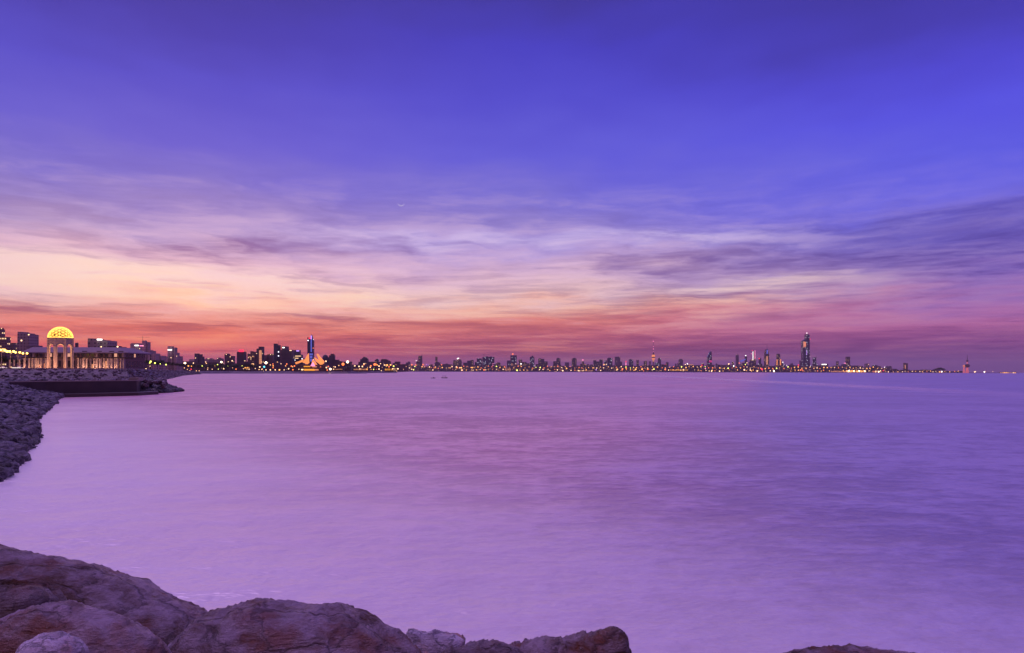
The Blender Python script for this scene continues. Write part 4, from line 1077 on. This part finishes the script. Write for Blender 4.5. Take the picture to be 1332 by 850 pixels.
# --- 940 to 1010
bld('low block with one warm white roof lamp', 5300, [(944, 950.6, 475.2), (946.6, 950, 474.4)], 'dark_b', balls=((948, 473.7, .9, 'white'),))
bld('thin block with a white lit foot', 5400, [(952.3, 954.8, 471.6), (952.8, 954, 470.6)], 'dark_b', signs=((954, 954.9, 475.4, 478.6, 'sign'),))
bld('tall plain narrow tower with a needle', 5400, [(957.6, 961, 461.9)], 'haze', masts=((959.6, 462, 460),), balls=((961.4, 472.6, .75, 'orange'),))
bl = bld('building with a sloping blue lit roof', 5300, [(966.4, 972, 472.4), (970.2, 971.8, 463.8), (962.6, 966.8, 474)], 'dark_a', balls=((970, 462.7, .7, 'sign'), (969.4, 474.2, .6, 'green'), (971.6, 472.4, .6, 'white'), (964.6, 474.8, .8, 'violet')))
bm = bmesh.new(); prism(bm, [(P(x, y, 5294).x, P(x, y, 5294).z) for x, y in ((962.2, 469.6), (964.8, 469.0), (969.4, 467.0), (969.6, 468.2), (965.2, 470.6), (963.6, 470.8))], 5290, 5296); link('roof_light', bm, G['blue'], bl)
bld('tall tower edged with two white vertical light lines', 5400, [(979.8, 982.2, 457), (976.2, 983.6, 468.2), (974.8, 979, 471)], 'dark_b', signs=((979.3, 979.8, 457.4, 468.4, 'sign'), (981.9, 982.4, 456, 467, 'pink')), balls=((977.6, 460.4, .5, 'pink'), (978.4, 468.6, .45, 'white'), (978.6, 456.2, .5, 'red')))
bld('short blue tower with a red corner light', 5400, [(987.4, 990.2, 466), (986.6, 991.8, 473.4)], 'dark_c', balls=((987.6, 466.8, .8, 'red'),))
cr = bld('tower with a violet blue crown and a tall spire', 5400, [(995.2, 1000.6, 461), (995.8, 1000.2, 457.6), (996.8, 999.2, 454.6)], 'dark_b', masts=((997.8, 455, 448.2),), signs=((996.8, 998.8, 464, 474.5, 'strip'), (997.1, 998.9, 455.4, 460.6, 'blue')))
cr['label'] = 'tower with a violet blue crown and a tall spire'
bld('low broad block with a very bright white sign', 5200, [(1003, 1011, 478.4), (993, 1003.4, 476)], 'dark_b', signs=((1004.2, 1009.2, 477.8, 479.3, 'star'),))
# --- 1010 to 1080
bld('tower flanked by two orange red lit sides', 5300, [(1011, 1015, 461.6), (1010.4, 1017, 470), (1011.8, 1014.2, 460.4)], 'dark_b', signs=((1010.3, 1011.4, 468, 477, 'sail'), (1014.6, 1016, 467.6, 479, 'sail')))
bld('low dark block with a pale light right of the orange flanked tower', 5300, [(1017, 1022, 474.6), (1016.8, 1019, 472.4)], 'dark_c', balls=((1018.2, 471.4, .6, 'sign'), (1023.4, 475.6, .4, 'sign')))
bld('low spired block left of the tallest skyscraper', 5400, [(1027.6, 1033, 475), (1029.4, 1031.4, 473)], 'haze', masts=((1030.4, 473, 471.6),))
bld('hazy slab with a magenta light at its left', 5600, [(1040.4, 1043, 469.2), (1037.4, 1041, 475.2)], 'haze', balls=((1038.6, 475.3, .9, 'red'),))
ah = empty('skyscraper', P(1049, 480, 5300), 'tallest skyscraper of the skyline, dark with an orange lit notch and stepped top', 'building')
bm = bmesh.new(); prism(bm, [(P(x, y, 5300).x, P(x, y, 5300).z) for x, y in ((1045.6, 485), (1053.9, 485), (1053.5, 460), (1053.2, 435.8), (1051.8, 435.2), (1049.6, 435), (1049.4, 441.4), (1047, 442.6), (1044.9, 443.9), (1045, 455))], 5300, 5345); bmesh.ops.recalc_face_normals(bm, faces=bm.faces)
link('body', bm, M['dark_c'], ah)
for (a, b, ya, yb, g) in ((1045.1, 1046.5, 444.4, 452.2, 'strip'), (1046.7, 1048.4, 445, 451.2, 'room'), (1049.4, 1049.7, 456, 462, 'violet')):
    q0, q1 = P(a, yb, 5295), P(b, ya, 5295); bm = bmesh.new(); bx(bm, q0.x, q1.x, 5295, 5299, q0.z, q1.z); link('light_panel', bm, G[g], ah)
for (x, y, r, g) in ((1049.6, 433.6, .6, 'sign'), (1053.6, 441.4, .55, 'red'), (1054.4, 476.6, .5, 'sign')):
    bm = bmesh.new(); bmesh.ops.create_icosphere(bm, subdivisions=2, radius=r * 5300 / F); bmesh.ops.translate(bm, verts=bm.verts, vec=P(x, y, 5296)); link('beacon', bm, G[g], ah, True)
bld('dark tower flaring at its foot right of the tallest skyscraper', 5300, [(1058.2, 1061.8, 465.2), (1058, 1063, 473), (1056.6, 1066, 477)], 'dark_c', masts=((1062, 466, 462.8),))
bld('low block crowned by a white light bar over red lights', 5300, [(1070, 1077.4, 473.6), (1067.2, 1070.4, 478)], 'dark_b', signs=((1069, 1075.2, 473.8, 474.9, 'sign'), (1072.6, 1076, 480, 482.4, 'orange')), balls=((1067.4, 477.4, .6, 'orange'), (1069, 478.6, .5, 'orange')))
# --- 1080 to 1180
bld('low dark mound like block at the start of the bright shore lights', 5300, [(1080, 1087, 478.4), (1083, 1086, 477.2)], 'dark_b')
bld('slim peaked tower over the bright shore lights', 5400, [(1088.4, 1091, 470.2), (1087, 1092.6, 476.2)], 'dark_b')
bld('low block with a pink roof light left of the checkered tower', 5400, [(1094.4, 1101.6, 475.8), (1097.4, 1100.6, 474)], 'dark_c', balls=((1099.4, 472.8, .7, 'pink'), (1098, 472.6, .4, 'pink')))
bld('checkered tall tower with a square top', 5400, [(1101.4, 1105.8, 464.3), (1101.2, 1107, 475.2)], 'dark_b', balls=((1103.5, 475.6, .45, 'sign'),))
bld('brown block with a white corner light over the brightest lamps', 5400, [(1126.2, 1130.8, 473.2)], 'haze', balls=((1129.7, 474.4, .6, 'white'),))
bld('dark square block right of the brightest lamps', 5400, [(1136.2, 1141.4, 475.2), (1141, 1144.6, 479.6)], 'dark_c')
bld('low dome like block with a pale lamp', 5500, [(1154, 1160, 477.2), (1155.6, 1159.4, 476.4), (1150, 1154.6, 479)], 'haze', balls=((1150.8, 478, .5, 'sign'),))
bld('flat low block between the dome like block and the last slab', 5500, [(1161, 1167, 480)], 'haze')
bld('last slab tower standing alone on the right shore', 5500, [(1176, 1178.6, 472.3), (1178.4, 1181, 472.8)], 'dark_b', signs=((1177.2, 1178.2, 475, 480, 'strip'),))
# water towers on the right point
dk_ = 4900.0; s = dk_ / F
kt = empty('water_tower', P(1258.3, 485, dk_), 'tall spired sphere tower lit pink on the right shore', 'tower')
def lat2(root, cx_, pr, name, mat):
    bm = bmesh.new(); c0 = P(cx_, 470, dk_); lathe(bm, [(r * s, P(cx_, y, dk_).z) for r, y in pr], (c0.x, dk_), 14); return link(name, bm, mat, root, True)
pinkl = glow('pink_floodlit_concrete', (1, .22, .24), .42)  # floodlight put into the concrete as emission
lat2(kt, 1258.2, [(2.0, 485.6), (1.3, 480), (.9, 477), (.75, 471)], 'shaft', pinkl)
lat2(kt, 1258.2, [(.9, 478.6), (2.6, 477.4), (3.1, 475.9), (2.5, 474.6), (.8, 473.6)], 'large_sphere', M['dark_b'])
lat2(kt, 1258.2, [(.6, 471.2), (1.3, 470.2), (1.2, 469.0), (.4, 468.2)], 'small_sphere', M['dark_b'])
lat2(kt, 1258.2, [(.38, 468.3), (.22, 464), (.1, 461.2)], 'spire', M['metal'])
k2 = empty('water_tower', P(1253.8, 485, dk_), 'shorter sphere tower lit pink left of the spired one', 'tower')
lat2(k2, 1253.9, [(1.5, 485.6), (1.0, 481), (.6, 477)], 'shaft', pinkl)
lat2(k2, 1253.9, [(.4, 478.0), (1.3, 477.2), (1.2, 475.8), (.2, 474.8)], 'sphere', glow('lit_sphere', (1, .3, .1), .55))  # sphere's floodlight put in as emission too
# low long blocks on the shore, nothing tells them apart
rb = random.Random(21)
x = 521.0; cnt = 0
while x < 1250:
    w_ = rb.uniform(5, 13)
    yb = yh(x)
    if x < 1148: top = yb - rb.uniform(5.5, 9.5)
    elif x < 1215: top = yb - rb.uniform(2.0, 3.6)
    else: top = yb - rb.uniform(1.2, 2.2)
    d_ = rb.uniform(4860, 5100) if x < 1150 else rb.uniform(4950, 5150)
    bm = bmesh.new(); blk(bm, x, x + w_, top, d_, 30)
    # set-back roof storey
    a, b = P(x + w_ * rb.uniform(.1, .4), top, d_ + 6), P(x + w_ * rb.uniform(.6, .9), top - rb.uniform(.3, 1.2), d_ + 6)
    o = link('low_block', bm, M['low']); c_ = P(x + w_ / 2, top, d_); recentre(o, Vector((c_.x, d_, 2)))
    tag(o, 'low dark block in the unbroken row behind the far shore lamps', 'building', 'low blocks behind the far shore lamps')
    x += w_ * rb.uniform(.75, 1.15)
x = 236.0
while x < 520:
    w_ = rb.uniform(6, 15); top = yh(x) - rb.uniform(7, 12.5)
    d_ = rb.uniform(1500, 1640) if x < 455 else rb.uniform(2450, 2560)
    bm = bmesh.new(); blk(bm, x, x + w_, top, d_, 16)
    o = link('low_block', bm, M['low']); c_ = P(x + w_ / 2, top, d_); recentre(o, Vector((c_.x, d_, 2)))
    tag(o, 'low dark block behind the trees and lamps of the nearer shore', 'building', 'low blocks behind the nearer shore')
    x += w_ * rb.uniform(.8, 1.2)
# lit fronts along the shore
def lit_front(x0, x1, y0, y1, d, g, label):
    root = empty('lit_arcade', P((x0 + x1) / 2, y1, d), label, 'building')
    q0, q1 = P(x0, y1, d), P(x1, y0, d)
    bm = bmesh.new(); bx(bm, q0.x - 1, q1.x + 1, d + .5, d + 12, 1.5, q1.z + 1.0); link('wall', bm, M['dark_b'], root)
    k = max(3, int((x1 - x0) / 1.6)); k = min(k, 30)
    for i in range(k):
        a = q0.x + (q1.x - q0.x) * (i + .12) / k; b = q0.x + (q1.x - q0.x) * (i + .12 + rb.uniform(.45, .78)) / k
        bm = bmesh.new(); bx(bm, a, b, d, d + .49, q0.z, q0.z + (q1.z - q0.z) * rb.uniform(.6, 1)); link('window', bm, G[g if rb.random() > .25 else rb.choice(['amber', 'white', 'strip'])], root)
lit_front(433, 445.5, 480.0, 481, 1300, 'strip', 'low lit front right of the sail roofed hall')
lit_front(460, 478.5, 479.6, 481.6, 1450, 'strip', 'warm lit arcade right of the palms on the dark cape')
lit_front(500.5, 511, 479.4, 482, 1700, 'yroom', 'yellow lit arcade on the second dark cape')
lit_front(318, 325.5, 477.2, 479.2, 1250, 'amber', 'yellow lit kiosk front below the red crowned tower')
lit_front(656.8, 664.6, 479.6, 482, 4800, 'strip', 'pinkish lit front left of the tower with the orange roof lamp')
lit_front(751, 771, 482, 483, 4800, 'strip', 'thin warm lit front below the pink tipped tower')
lit_front(872, 895, 480.6, 482.2, 4800, 'yroom', 'yellow lit quay front left of the mushroom building')
lit_front(1081, 1101, 482.4, 484.4, 4850, 'strip', 'orange lit front at the start of the brightest shore stretch')
lit_front(1101, 1127, 481.8, 484.4, 4850, 'amber', 'brightest lit front, below and right of the checkered tower')
lit_front(1135, 1147.5, 482.4, 485, 4850, 'room', 'red orange lit front below the dark square block')
lit_front(1301, 1322, 484.6, 485.8, 4980, 'amber', 'yellow lit quay at the very right end of the shore')

# ------------------------------------------------------------------ lamps
def lamp(px, py, r_px, d, g, label, group, name='street_lamp', n=8):
    q = P(px, py, d); r = r_px * d / F
    base = 3.0 if d > 700 else 4.2
    zc_ = max(q.z, base + r * 1.2)
    pr = r * .22
    bm = bmesh.new()
    prof = [(pr, base - 1), (pr * .8, zc_ - r * .97)]
    for j in range(1, 6):
        a = -math.pi / 2 + math.pi * j / 6
        prof.append((r * math.cos(a), zc_ + r * math.sin(a)))
    prof.append((r * .05, zc_ + r))
    lathe(bm, prof, (q.x, d), n, [0] + [1] * 7)
    o = link(name, bm, [M['metal'], G[g]], None, True)
    recentre(o, Vector((q.x, d, base - 1)))
    return tag(o, label, 'street lamp', group)

GR = {'amber': ('amber', 'amber street lamp'), 'white': ('white', 'warm white street lamp'), 'orange': ('orange', 'orange red street lamp'), 'green': ('green', 'yellow green street lamp')}
def L1(px, py, g='amber', r=.75, d=1060, where='nearer shore'):
    c_, nm = GR.get(g, (g, g + ' lamp'))
    lamp(px, py, r, d, c_, nm + ' on the ' + where, nm + 's on the ' + where)
# the big flaring ones
lamp(240.6, 472.8, 1.35, 900, 'star', 'very bright lamp on the mast at the promenade tip left of the shore trees', None)
lamp(288, 471.2, 1.1, 1080, 'star', 'very bright lamp above the trees below the brown tower pair', None)
lamp(346, 472.2, 1.5, 1080, 'star', 'very bright white lamp right of the orange striped tower', None)
lamp(452.2, 471, 1.5, 1090, 'star', 'brightest lamp, above the palms of the dark cape', None)
lamp(446.2, 474, 1.9, 1110, 'orange', 'large orange lamp just left of the brightest lamp', None)
lamp(487.4, 474.4, 1.6, 1500, 'orange', 'large orange lamp left of the box shaped block', None)
lamp(343.6, 477.4, 1.2, 1070, 'cyan', 'cyan lamp near the water below the bright white lamp', None)
lamp(363.5, 481.4, 1.0, 1060, 'amber', 'orange glowing quay lamp below the tall dark tower with antenna', None)
lamp(248.6, 480.6, .8, 880, 'red', 'red lamp low at the promenade tip', None)
lamp(429.6, 480.4, 1.2, 1070, 'star', 'dazzling quay lamp right of the sail roofed hall', None)
for px, py, g, r, d in [(182, 472.6, 'green', .9, 560), (196, 470.6, 'green', 1.1, 560), (194.8, 472.4, 'green', .7, 565), (201.5, 472.6, 'green', .9, 600), (208.4, 473.6, 'green', .5, 600), (216, 474.6, 'green', .8, 650)]:
    lamp(px, py, r, d, g, 'yellow green lamp among the promenade trees', 'yellow green lamps among the promenade trees')
for px, py, g, r in [(245, 476.2, 'amber', .9), (249, 476.6, 'amber', .6), (251.6, 472.6, 'white', .7), (263, 476.2, 'green', .7), (267.6, 471.2, 'white', .6), (279.6, 476.4, 'amber', .8), (283, 474.6, 'green', .6), (296.6, 476.4, 'green', .8), (302, 469.6, 'white', .8),
                     (291, 480, 'white', .7), (307, 480.4, 'orange', .8), (315, 476.4, 'green', .7), (316.6, 480, 'white', .6), (330, 475.4, 'amber', 1.0), (338, 477.6, 'white', .9), (355, 473.8, 'orange', .7), (355.3, 476.2, 'amber', .7), (355.2, 478.6, 'orange', .7),
                     (346, 481.4, 'white', .7), (351.6, 481.4, 'white', .8), (358, 481.4, 'white', .7), (365.6, 473.5, 'white', .5), (373, 473.8, 'orange', .8), (371.6, 476.2, 'amber', .6), (379, 476.6, 'orange', .9), (383, 476.4, 'orange', .9), (375.4, 480, 'white', .8), (381, 481.2, 'orange', .9),
                     (341, 480.4, 'white', .6), (332, 479.6, 'white', .5), (321, 480.4, 'white', .6), (324, 480.6, 'white', .6), (270, 481, 'white', .4), (276, 480.6, 'white', .5), (284, 480.4, 'green', .4), (369.6, 481.4, 'white', .6),
                     (424, 470.2, 'white', .9), (424.6, 478.4, 'white', .9), (436, 477.6, 'white', .7), (427, 477, 'orange', .8), (388.8, 480.6, 'white', .5), (425.6, 481.6, 'orange', .8), (417, 477.6, 'orange', .5)]:
    L1(px, py, g, r)
for px, py, g, r in [(457.5, 473.3, 'orange', .9), (461.5, 476.2, 'white', .8), (467, 476.9, 'white', .9), (471.4, 477, 'white', .9), (473.5, 473.6, 'white', .8), (473.2, 475, 'orange', .6), (482.3, 476.2, 'orange', 1.0), (481.6, 478, 'white', .7), (489, 474, 'orange', .9), (490.6, 475, 'amber', .7), (493, 476.5, 'white', .9),
                     (495, 473.3, 'white', .6), (500, 475.1, 'white', .7), (503.6, 475.2, 'amber', 1.1), (508, 475, 'amber', 1.0), (512, 476.6, 'green', .8), (493, 480.4, 'white', .8), (511, 480, 'white', .8), (496, 482.4, 'white', .5), (517.6, 480, 'white', .9), (480, 480.8, 'amber', .5), (482.6, 480.8, 'amber', .5), (486, 480.8, 'green', .6), (489.6, 480.8, 'orange', .4), (506, 477.4, 'orange', .8), (513.6, 480.2, 'white', .5)]:
    L1(px, py, g, r, 1650, 'dark capes right of the brightest lamp')
FAR = 'far shore'
far = [(521.5, 474.5, 'orange', 1.0), (521.6, 476.6, 'amber', .8), (519, 479.8, 'white', .8), (523.4, 482, 'white', .4), (531, 476.8, 'amber', .7), (532.8, 478.8, 'white', .7), (535.8, 474.8, 'orange', 1.0), (535.6, 480.6, 'white', .9), (538, 481.2, 'green', .7),
       (541, 475.2, 'orange', .9), (539.6, 477.2, 'green', .6), (550.2, 474.6, 'orange', 1.0), (549, 477.4, 'amber', .8), (552.2, 477.6, 'amber', .5), (555, 474.6, 'violet', .6), (557.4, 475.2, 'violet', .6), (558.6, 477.6, 'white', .8), (561, 478.4, 'orange', .5), (563, 481.6, 'white', .7), (564.6, 478.8, 'orange', .6),
       (566.4, 477.8, 'amber', .7), (570, 479.4, 'orange', .7), (574.4, 474.8, 'orange', .8), (575.2, 478.4, 'amber', .8), (580.6, 479, 'white', .4), (583.6, 478.6, 'amber', .4), (585.4, 478.8, 'amber', .6), (531.6, 482.2, 'pink', .6)]
rl_ = random.Random(33)
def allow(x): return True
x = 588.0
while x < 1148:
    dens = 1.0 if x < 860 else .92
    up = yh(x)
    g = rl_.choices(['amber', 'white', 'orange', 'green'], [5, 2.2, 2.2, 1.0])[0]
    far.append((x, up - rl_.uniform(4.2, 6.6), g, rl_.uniform(.42, .85)))
    if rl_.random() < .72:
        far.append((x + rl_.uniform(-2, 2), up - rl_.uniform(.9, 2.6), rl_.choices(['amber', 'white', 'orange'], [3, 3, 1.4])[0], rl_.uniform(.35, .75)))
    x += rl_.uniform(3.9, 6.4) * dens
while x < 1322:
    up = yh(x)
    if not (1248 < x < 1263) and not (1296 < x):
        far.append((x, up - rl_.uniform(.4, 1.6), rl_.choices(['amber', 'white', 'orange'], [4, 3, 1])[0], rl_.uniform(.35, .65)))
    x += rl_.uniform(3.2, 6.5) if x < 1245 else rl_.uniform(7, 16)
# a few larger ones that stand out
far += [(594.4, 478.4, 'orange', 1.1), (600, 478.6, 'amber', 1.0), (600.8, 481.8, 'white', 1.0), (614, 478.4, 'amber', 1.0), (629.6, 481.4, 'orange', 1.0), (641.4, 473.4, 'pink', .6), (641.2, 475.6, 'pink', .6), (672.6, 481.9, 'green', .9), (732, 482.4, 'white', 1.0), (737, 479.6, 'amber', .9), (775.6, 481.4, 'violet', .9), (803, 480.6, 'amber', .9),
        (809.6, 480.4, 'orange', 1.1), (814.6, 479.4, 'orange', .9), (826.8, 480.8, 'amber', 1.1), (835.2, 480.6, 'amber', 1.1), (842.6, 480.6, 'orange', 1.1), (850.6, 480.4, 'green', .8), (865.4, 480.8, 'orange', 1.2), (876, 481.4, 'star', .8), (888.8, 481.2, 'white', 1.1), (917.6, 479.8, 'pink', .9), (925.8, 483.2, 'white', 1.1), (936, 483.4, 'white', .9),
        (968.2, 481.4, 'white', 1.2), (976, 481.6, 'white', .9), (985, 482.8, 'white', 1.0), (991.2, 480.6, 'red', 1.3), (1006.8, 483, 'star', .9), (1041.4, 481.6, 'orange', .9), (1043.2, 480.8, 'orange', .7), (1104.6, 482.4, 'star', .9), (1110.6, 483, 'star', .7), (1117.6, 482.8, 'star', .8), (1125, 483, 'star', .7), (1143, 485.2, 'star', .8), (1149, 482.4, 'red', .8), (1267.6, 485.2, 'white', .8), (1280.4, 485.2, 'sign', .9), (1225, 485.4, 'sign', 1.0), (1222, 485.5, 'amber', .8)]
names = {'star': 'dazzling white', 'sign': 'cool white', 'violet': 'violet', 'pink': 'pink', 'red': 'red', 'amber': 'amber', 'white': 'warm white', 'orange': 'orange red', 'green': 'yellow green'}
far = far[:]
for px, py, g, r in far:
    sec = ('left part of the far shore, up to the boats' if px < 590 else 'far shore between the boats and the broadcast tower' if px < 850 else 'far shore between the broadcast tower and the tallest skyscraper' if px < 1050 else 'far shore right of the tallest skyscraper')
    lamp(px, py, r * .92, rl_.uniform(4740, 4840) if px < 1290 else 4900, g, names[g] + ' lamp on the ' + sec, names[g] + ' lamps, ' + sec, n=6)

# ------------------------------------------------------------------ trees
def crown_mesh(seed, n=420, rx=1.0, rz=.75, leaf=.085):
    rnd = random.Random(seed); V, Fc = [], []
    lobes = [(Vector((rnd.uniform(-.6, .6) * rx, rnd.uniform(-.6, .6) * rx, rnd.uniform(-.35, .5) * rz)), rnd.uniform(.3, .55)) for _ in range(9)]
    for i in range(n):
        c, r = rnd.choice(lobes)
        v = Vector((rnd.gauss(0, 1), rnd.gauss(0, 1), rnd.gauss(0, 1))).normalized() * r * rnd.uniform(.45, 1.08)
        p = c + Vector((v.x, v.y, v.z * .8))
        a = Vector((rnd.gauss(0, 1), rnd.gauss(0, 1), rnd.gauss(0, .6))).normalized() * leaf * rnd.uniform(.6, 1.4)
        b = a.cross(Vector((rnd.gauss(0, 1), rnd.gauss(0, 1), rnd.gauss(0, 1)))).normalized() * leaf * rnd.uniform(.5, 1.1)
        k = len(V); V += [tuple(p - a - b), tuple(p + a - b * .5), tuple(p + a * .8 + b), tuple(p - a * .6 + b * .9)]; Fc.append((k, k + 1, k + 2, k + 3))
    me = bpy.data.meshes.new('crown'); me.from_pydata(V, [], Fc); me.materials.append(M['leaf']); return me
def trunk_mesh(seed):
    rnd = random.Random(seed); bm = bmesh.new()
    tube(bm, (0, 0, -1.7), (0, 0, -.2), .07, .05)
    for k in range(5):
        a = rnd.uniform(0, 6.28); tube(bm, (0, 0, -.9 + k * .14), (math.cos(a) * .5, math.sin(a) * .5, -.1 + k * .12), .04, .015, 5)
    me = bpy.data.meshes.new('trunk'); bm.to_mesh(me); bm.free(); me.materials.append(M['bark']); return me
crowns = [crown_mesh(50 + i) for i in range(5)]; trunks = [trunk_mesh(60 + i) for i in range(3)]
rt = random.Random(9)
def tree(px, ytop, hpx, d, label, group, wide=1.15):
    """Crown from ytop down; hpx is the whole height in photo pixels."""
    h = hpx * d / F; q = P(px, ytop, d); rz = h * .36
    root = empty('tree', (q.x, d, q.z - h), label, 'tree', group)
    c = bpy.data.objects.new('crown', rt.choice(crowns)); col.objects.link(c); c.parent = root
    c.location = (0, 0, h - rz * .85); c.scale = (rz * wide, rz * wide, rz); c.rotation_euler = (0, 0, rt.uniform(0, 6.28))
    t_ = bpy.data.objects.new('trunk', rt.choice(trunks)); col.objects.link(t_); t_.parent = root
    t_.location = c.location; t_.scale = (rz, rz, (h - rz * .85) / 1.7)
for px, yt, h in ((-6, 460, 21), (3, 461, 20), (11, 463, 18), (20, 465, 16), (29, 466, 15), (36, 467, 14)):
    tree(px, yt, h, 346 + px * .2, 'dark olive tree behind the gold globe lamps', 'trees behind the gold globe lamps', 1.3)
for px, yt, h in ((172, 468, 13), (180, 470, 11), (186, 471, 10), (193, 466.8, 14), (199, 467, 14), (205, 469, 12), (211, 468, 13), (217, 469.5, 11), (223, 470.5, 10), (229, 471.5, 9.5)):
    tree(px, yt, h, 575 + (px - 170) * 2, 'dark green tree on the promenade right of the hall', 'promenade trees right of the hall', 1.4)
px = 250.0
while px < 335:
    yt = rt.uniform(471.6, 474.4); tree(px, yt, 483.6 - yt, rt.uniform(1040, 1075), 'dark tree in the low row above the nearer shore', 'low row of trees on the nearer shore', 1.5); px += rt.uniform(3.8, 6)
for px in (237, 243):
    tree(px, 471.5, 11, 860, 'dark tree at the tip of the promenade', 'trees at the promenade tip', 1.4)
for px, yt in ((1217.5, 479.2), (1221, 477.8), (1225, 477.4), (1228.4, 479)):
    tree(px, yt, 485.4 - yt, 4900, 'big dark tree in the clump left of the pink lit sphere towers', 'tree clump left of the sphere towers', 1.9)
# palms on the cape
def palm(px, ytop, hpx, d, label):
    h = hpx * d / F; q = P(px, ytop, d); root = empty('palm_tree', (q.x, d, q.z - h), label, 'palm', 'palms on the dark cape')
    bm = bmesh.new(); tube(bm, (0, 0, 0), (.3, 0, h * .8), h * .03, h * .02); o = link('trunk', bm, M['bark']); o.parent = root
    V, Fc = [], []; rnd = random.Random(int(px * 10))
    for k in range(16):
        a = 2 * math.pi * k / 16 + rnd.uniform(-.2, .2); el = rnd.uniform(.1, 1.0); L_ = h * .42
        prev = None
        for j in range(7):
            f = j / 6; r = L_ * f; zz = h * .8 + L_ * (math.sin(el) * f - .75 * f * f)
            cx_, cy_ = .3 + r * math.cos(a), r * math.sin(a); w_ = h * .05 * (1 - f * .8)
            ca = (cx_ - w_ * math.sin(a), cy_ + w_ * math.cos(a), zz - w_ * .5); cb = (cx_ + w_ * math.sin(a), cy_ - w_ * math.cos(a), zz - w_ * .5)
            V += [ca, (cx_, cy_, zz), cb]; i = len(V) - 3
            if prev is not None: Fc += [(prev, prev + 1, i + 1, i), (prev + 1, prev + 2, i + 2, i + 1)]
            prev = i
    me = bpy.data.meshes.new('crown'); me.from_pydata(V, [], Fc); me.materials.append(M['leaf']); o = bpy.data.objects.new('crown', me); col.objects.link(o); o.parent = root
for i, (px, yt) in enumerate(((449, 477), (452.6, 475.6), (455.4, 476.2), (458.6, 478.4))):
    palm(px, yt, 484.5 - yt, 1100 + i * 6, 'dark palm below the brightest lamp on the cape')

# ------------------------------------------------------------------ boats
def boat(px, py, wpx, label, canopy):
    w = shore(px, py); d = w.y; L_ = wpx * d / F
    root = empty('motor_boat', (w.x, d, 0), label, 'boat')
    V = []; n = 10; rows = []
    bm = bmesh.new()
    for i in range(n + 1):
        f = i / n; x = (f - .5) * L_; wd = L_ * .17 * (1 - max(0, (f - .45) / .55) ** 2.2) + .02; sheer = L_ * (.10 + .05 * f * f)
        rows.append([bm.verts.new((w.x + x, d + s * wd * k, z)) for s, k, z in ((-1, 1, sheer), (-1, .75, -.1), (1, .75, -.1), (1, 1, sheer))])
    for a, b in zip(rows, rows[1:]):
        for i in range(3): bm.faces.new([a[i], a[i + 1], b[i + 1], b[i]])
        bm.faces.new([a[3], a[0], b[0], b[3]])
    bm.faces.new(rows[0]); bm.faces.new(rows[-1][::-1]); bmesh.ops.recalc_face_normals(bm, faces=bm.faces)
    link('hull', bm, M['hull'], root)
    if canopy:
        bm = bmesh.new(); bx(bm, w.x - L_ * .36, w.x + L_ * .24, d - L_ * .13, d + L_ * .13, L_ * .34, L_ * .385); link('canopy', bm, M['hull'], root)
        for sx in (-.33, .2):
            for sy in (-.11, .11):
                bm = bmesh.new(); tube(bm, (w.x + sx * L_, d + sy * L_, L_ * .05), (w.x + sx * L_, d + sy * L_, L_ * .345), L_ * .01); link('canopy_post', bm, M['metal'], root)
    else:
        bm = bmesh.new(); bx(bm, w.x - L_ * .05, w.x + L_ * .16, d - L_ * .09, d + L_ * .09, L_ * .08, L_ * .22); link('cabin', bm, M['hull'], root)
    bm = bmesh.new(); bx(bm, w.x - L_ * .54, w.x - L_ * .49, d - L_ * .03, d + L_ * .03, -.1, L_ * .17); link('outboard_motor', bm, M['metal'], root)
boat(563.5, 492.4, 5.6, 'smaller dark boat, left of the pair on the calm water', False)
boat(578.3, 492.2, 7.6, 'dark boat with a flat canopy, right of the pair on the calm water', True)

# ------------------------------------------------------------------ crescent moon
dm = 90000.0; mc = P(521.7, 264.0, dm); rm = 4.4 * dm / F
vd = (mc - Vector((0, 0, EYE))).normalized()
rightv = vd.cross(Vector((0, 0, 1))).normalized(); upv = rightv.cross(vd).normalized()
bm = bmesh.new(); n = 28; outer = []; inner = []; back = []
for i in range(n + 1):
    a = math.pi * (1.04 + .92 * i / n)
    o_r, f = rm, math.sin(math.pi * i / n)
    th = rm * .22 * f + rm * .02
    outer.append(bm.verts.new(mc + rightv * math.cos(a) * rm + upv * math.sin(a) * rm))
    inner.append(bm.verts.new(mc + rightv * math.cos(a) * (rm - th * .2) + upv * (math.sin(a) * rm + th) - vd * rm * .4 * f))
    back.append(bm.verts.new(mc + rightv * math.cos(a) * (rm - th) + upv * (math.sin(a) * (rm - th)) + vd * rm * .2))
for i in range(n):
    bm.faces.new([outer[i], outer[i + 1], inner[i + 1], inner[i]]); bm.faces.new([inner[i], inner[i + 1], back[i + 1], back[i]]); bm.faces.new([back[i], back[i + 1], outer[i + 1], outer[i]])
o = link('crescent_moon', bm, G['moon'], None, True); recentre(o, mc)
tag(o, 'thin pale crescent moon low in the violet sky', 'moon')
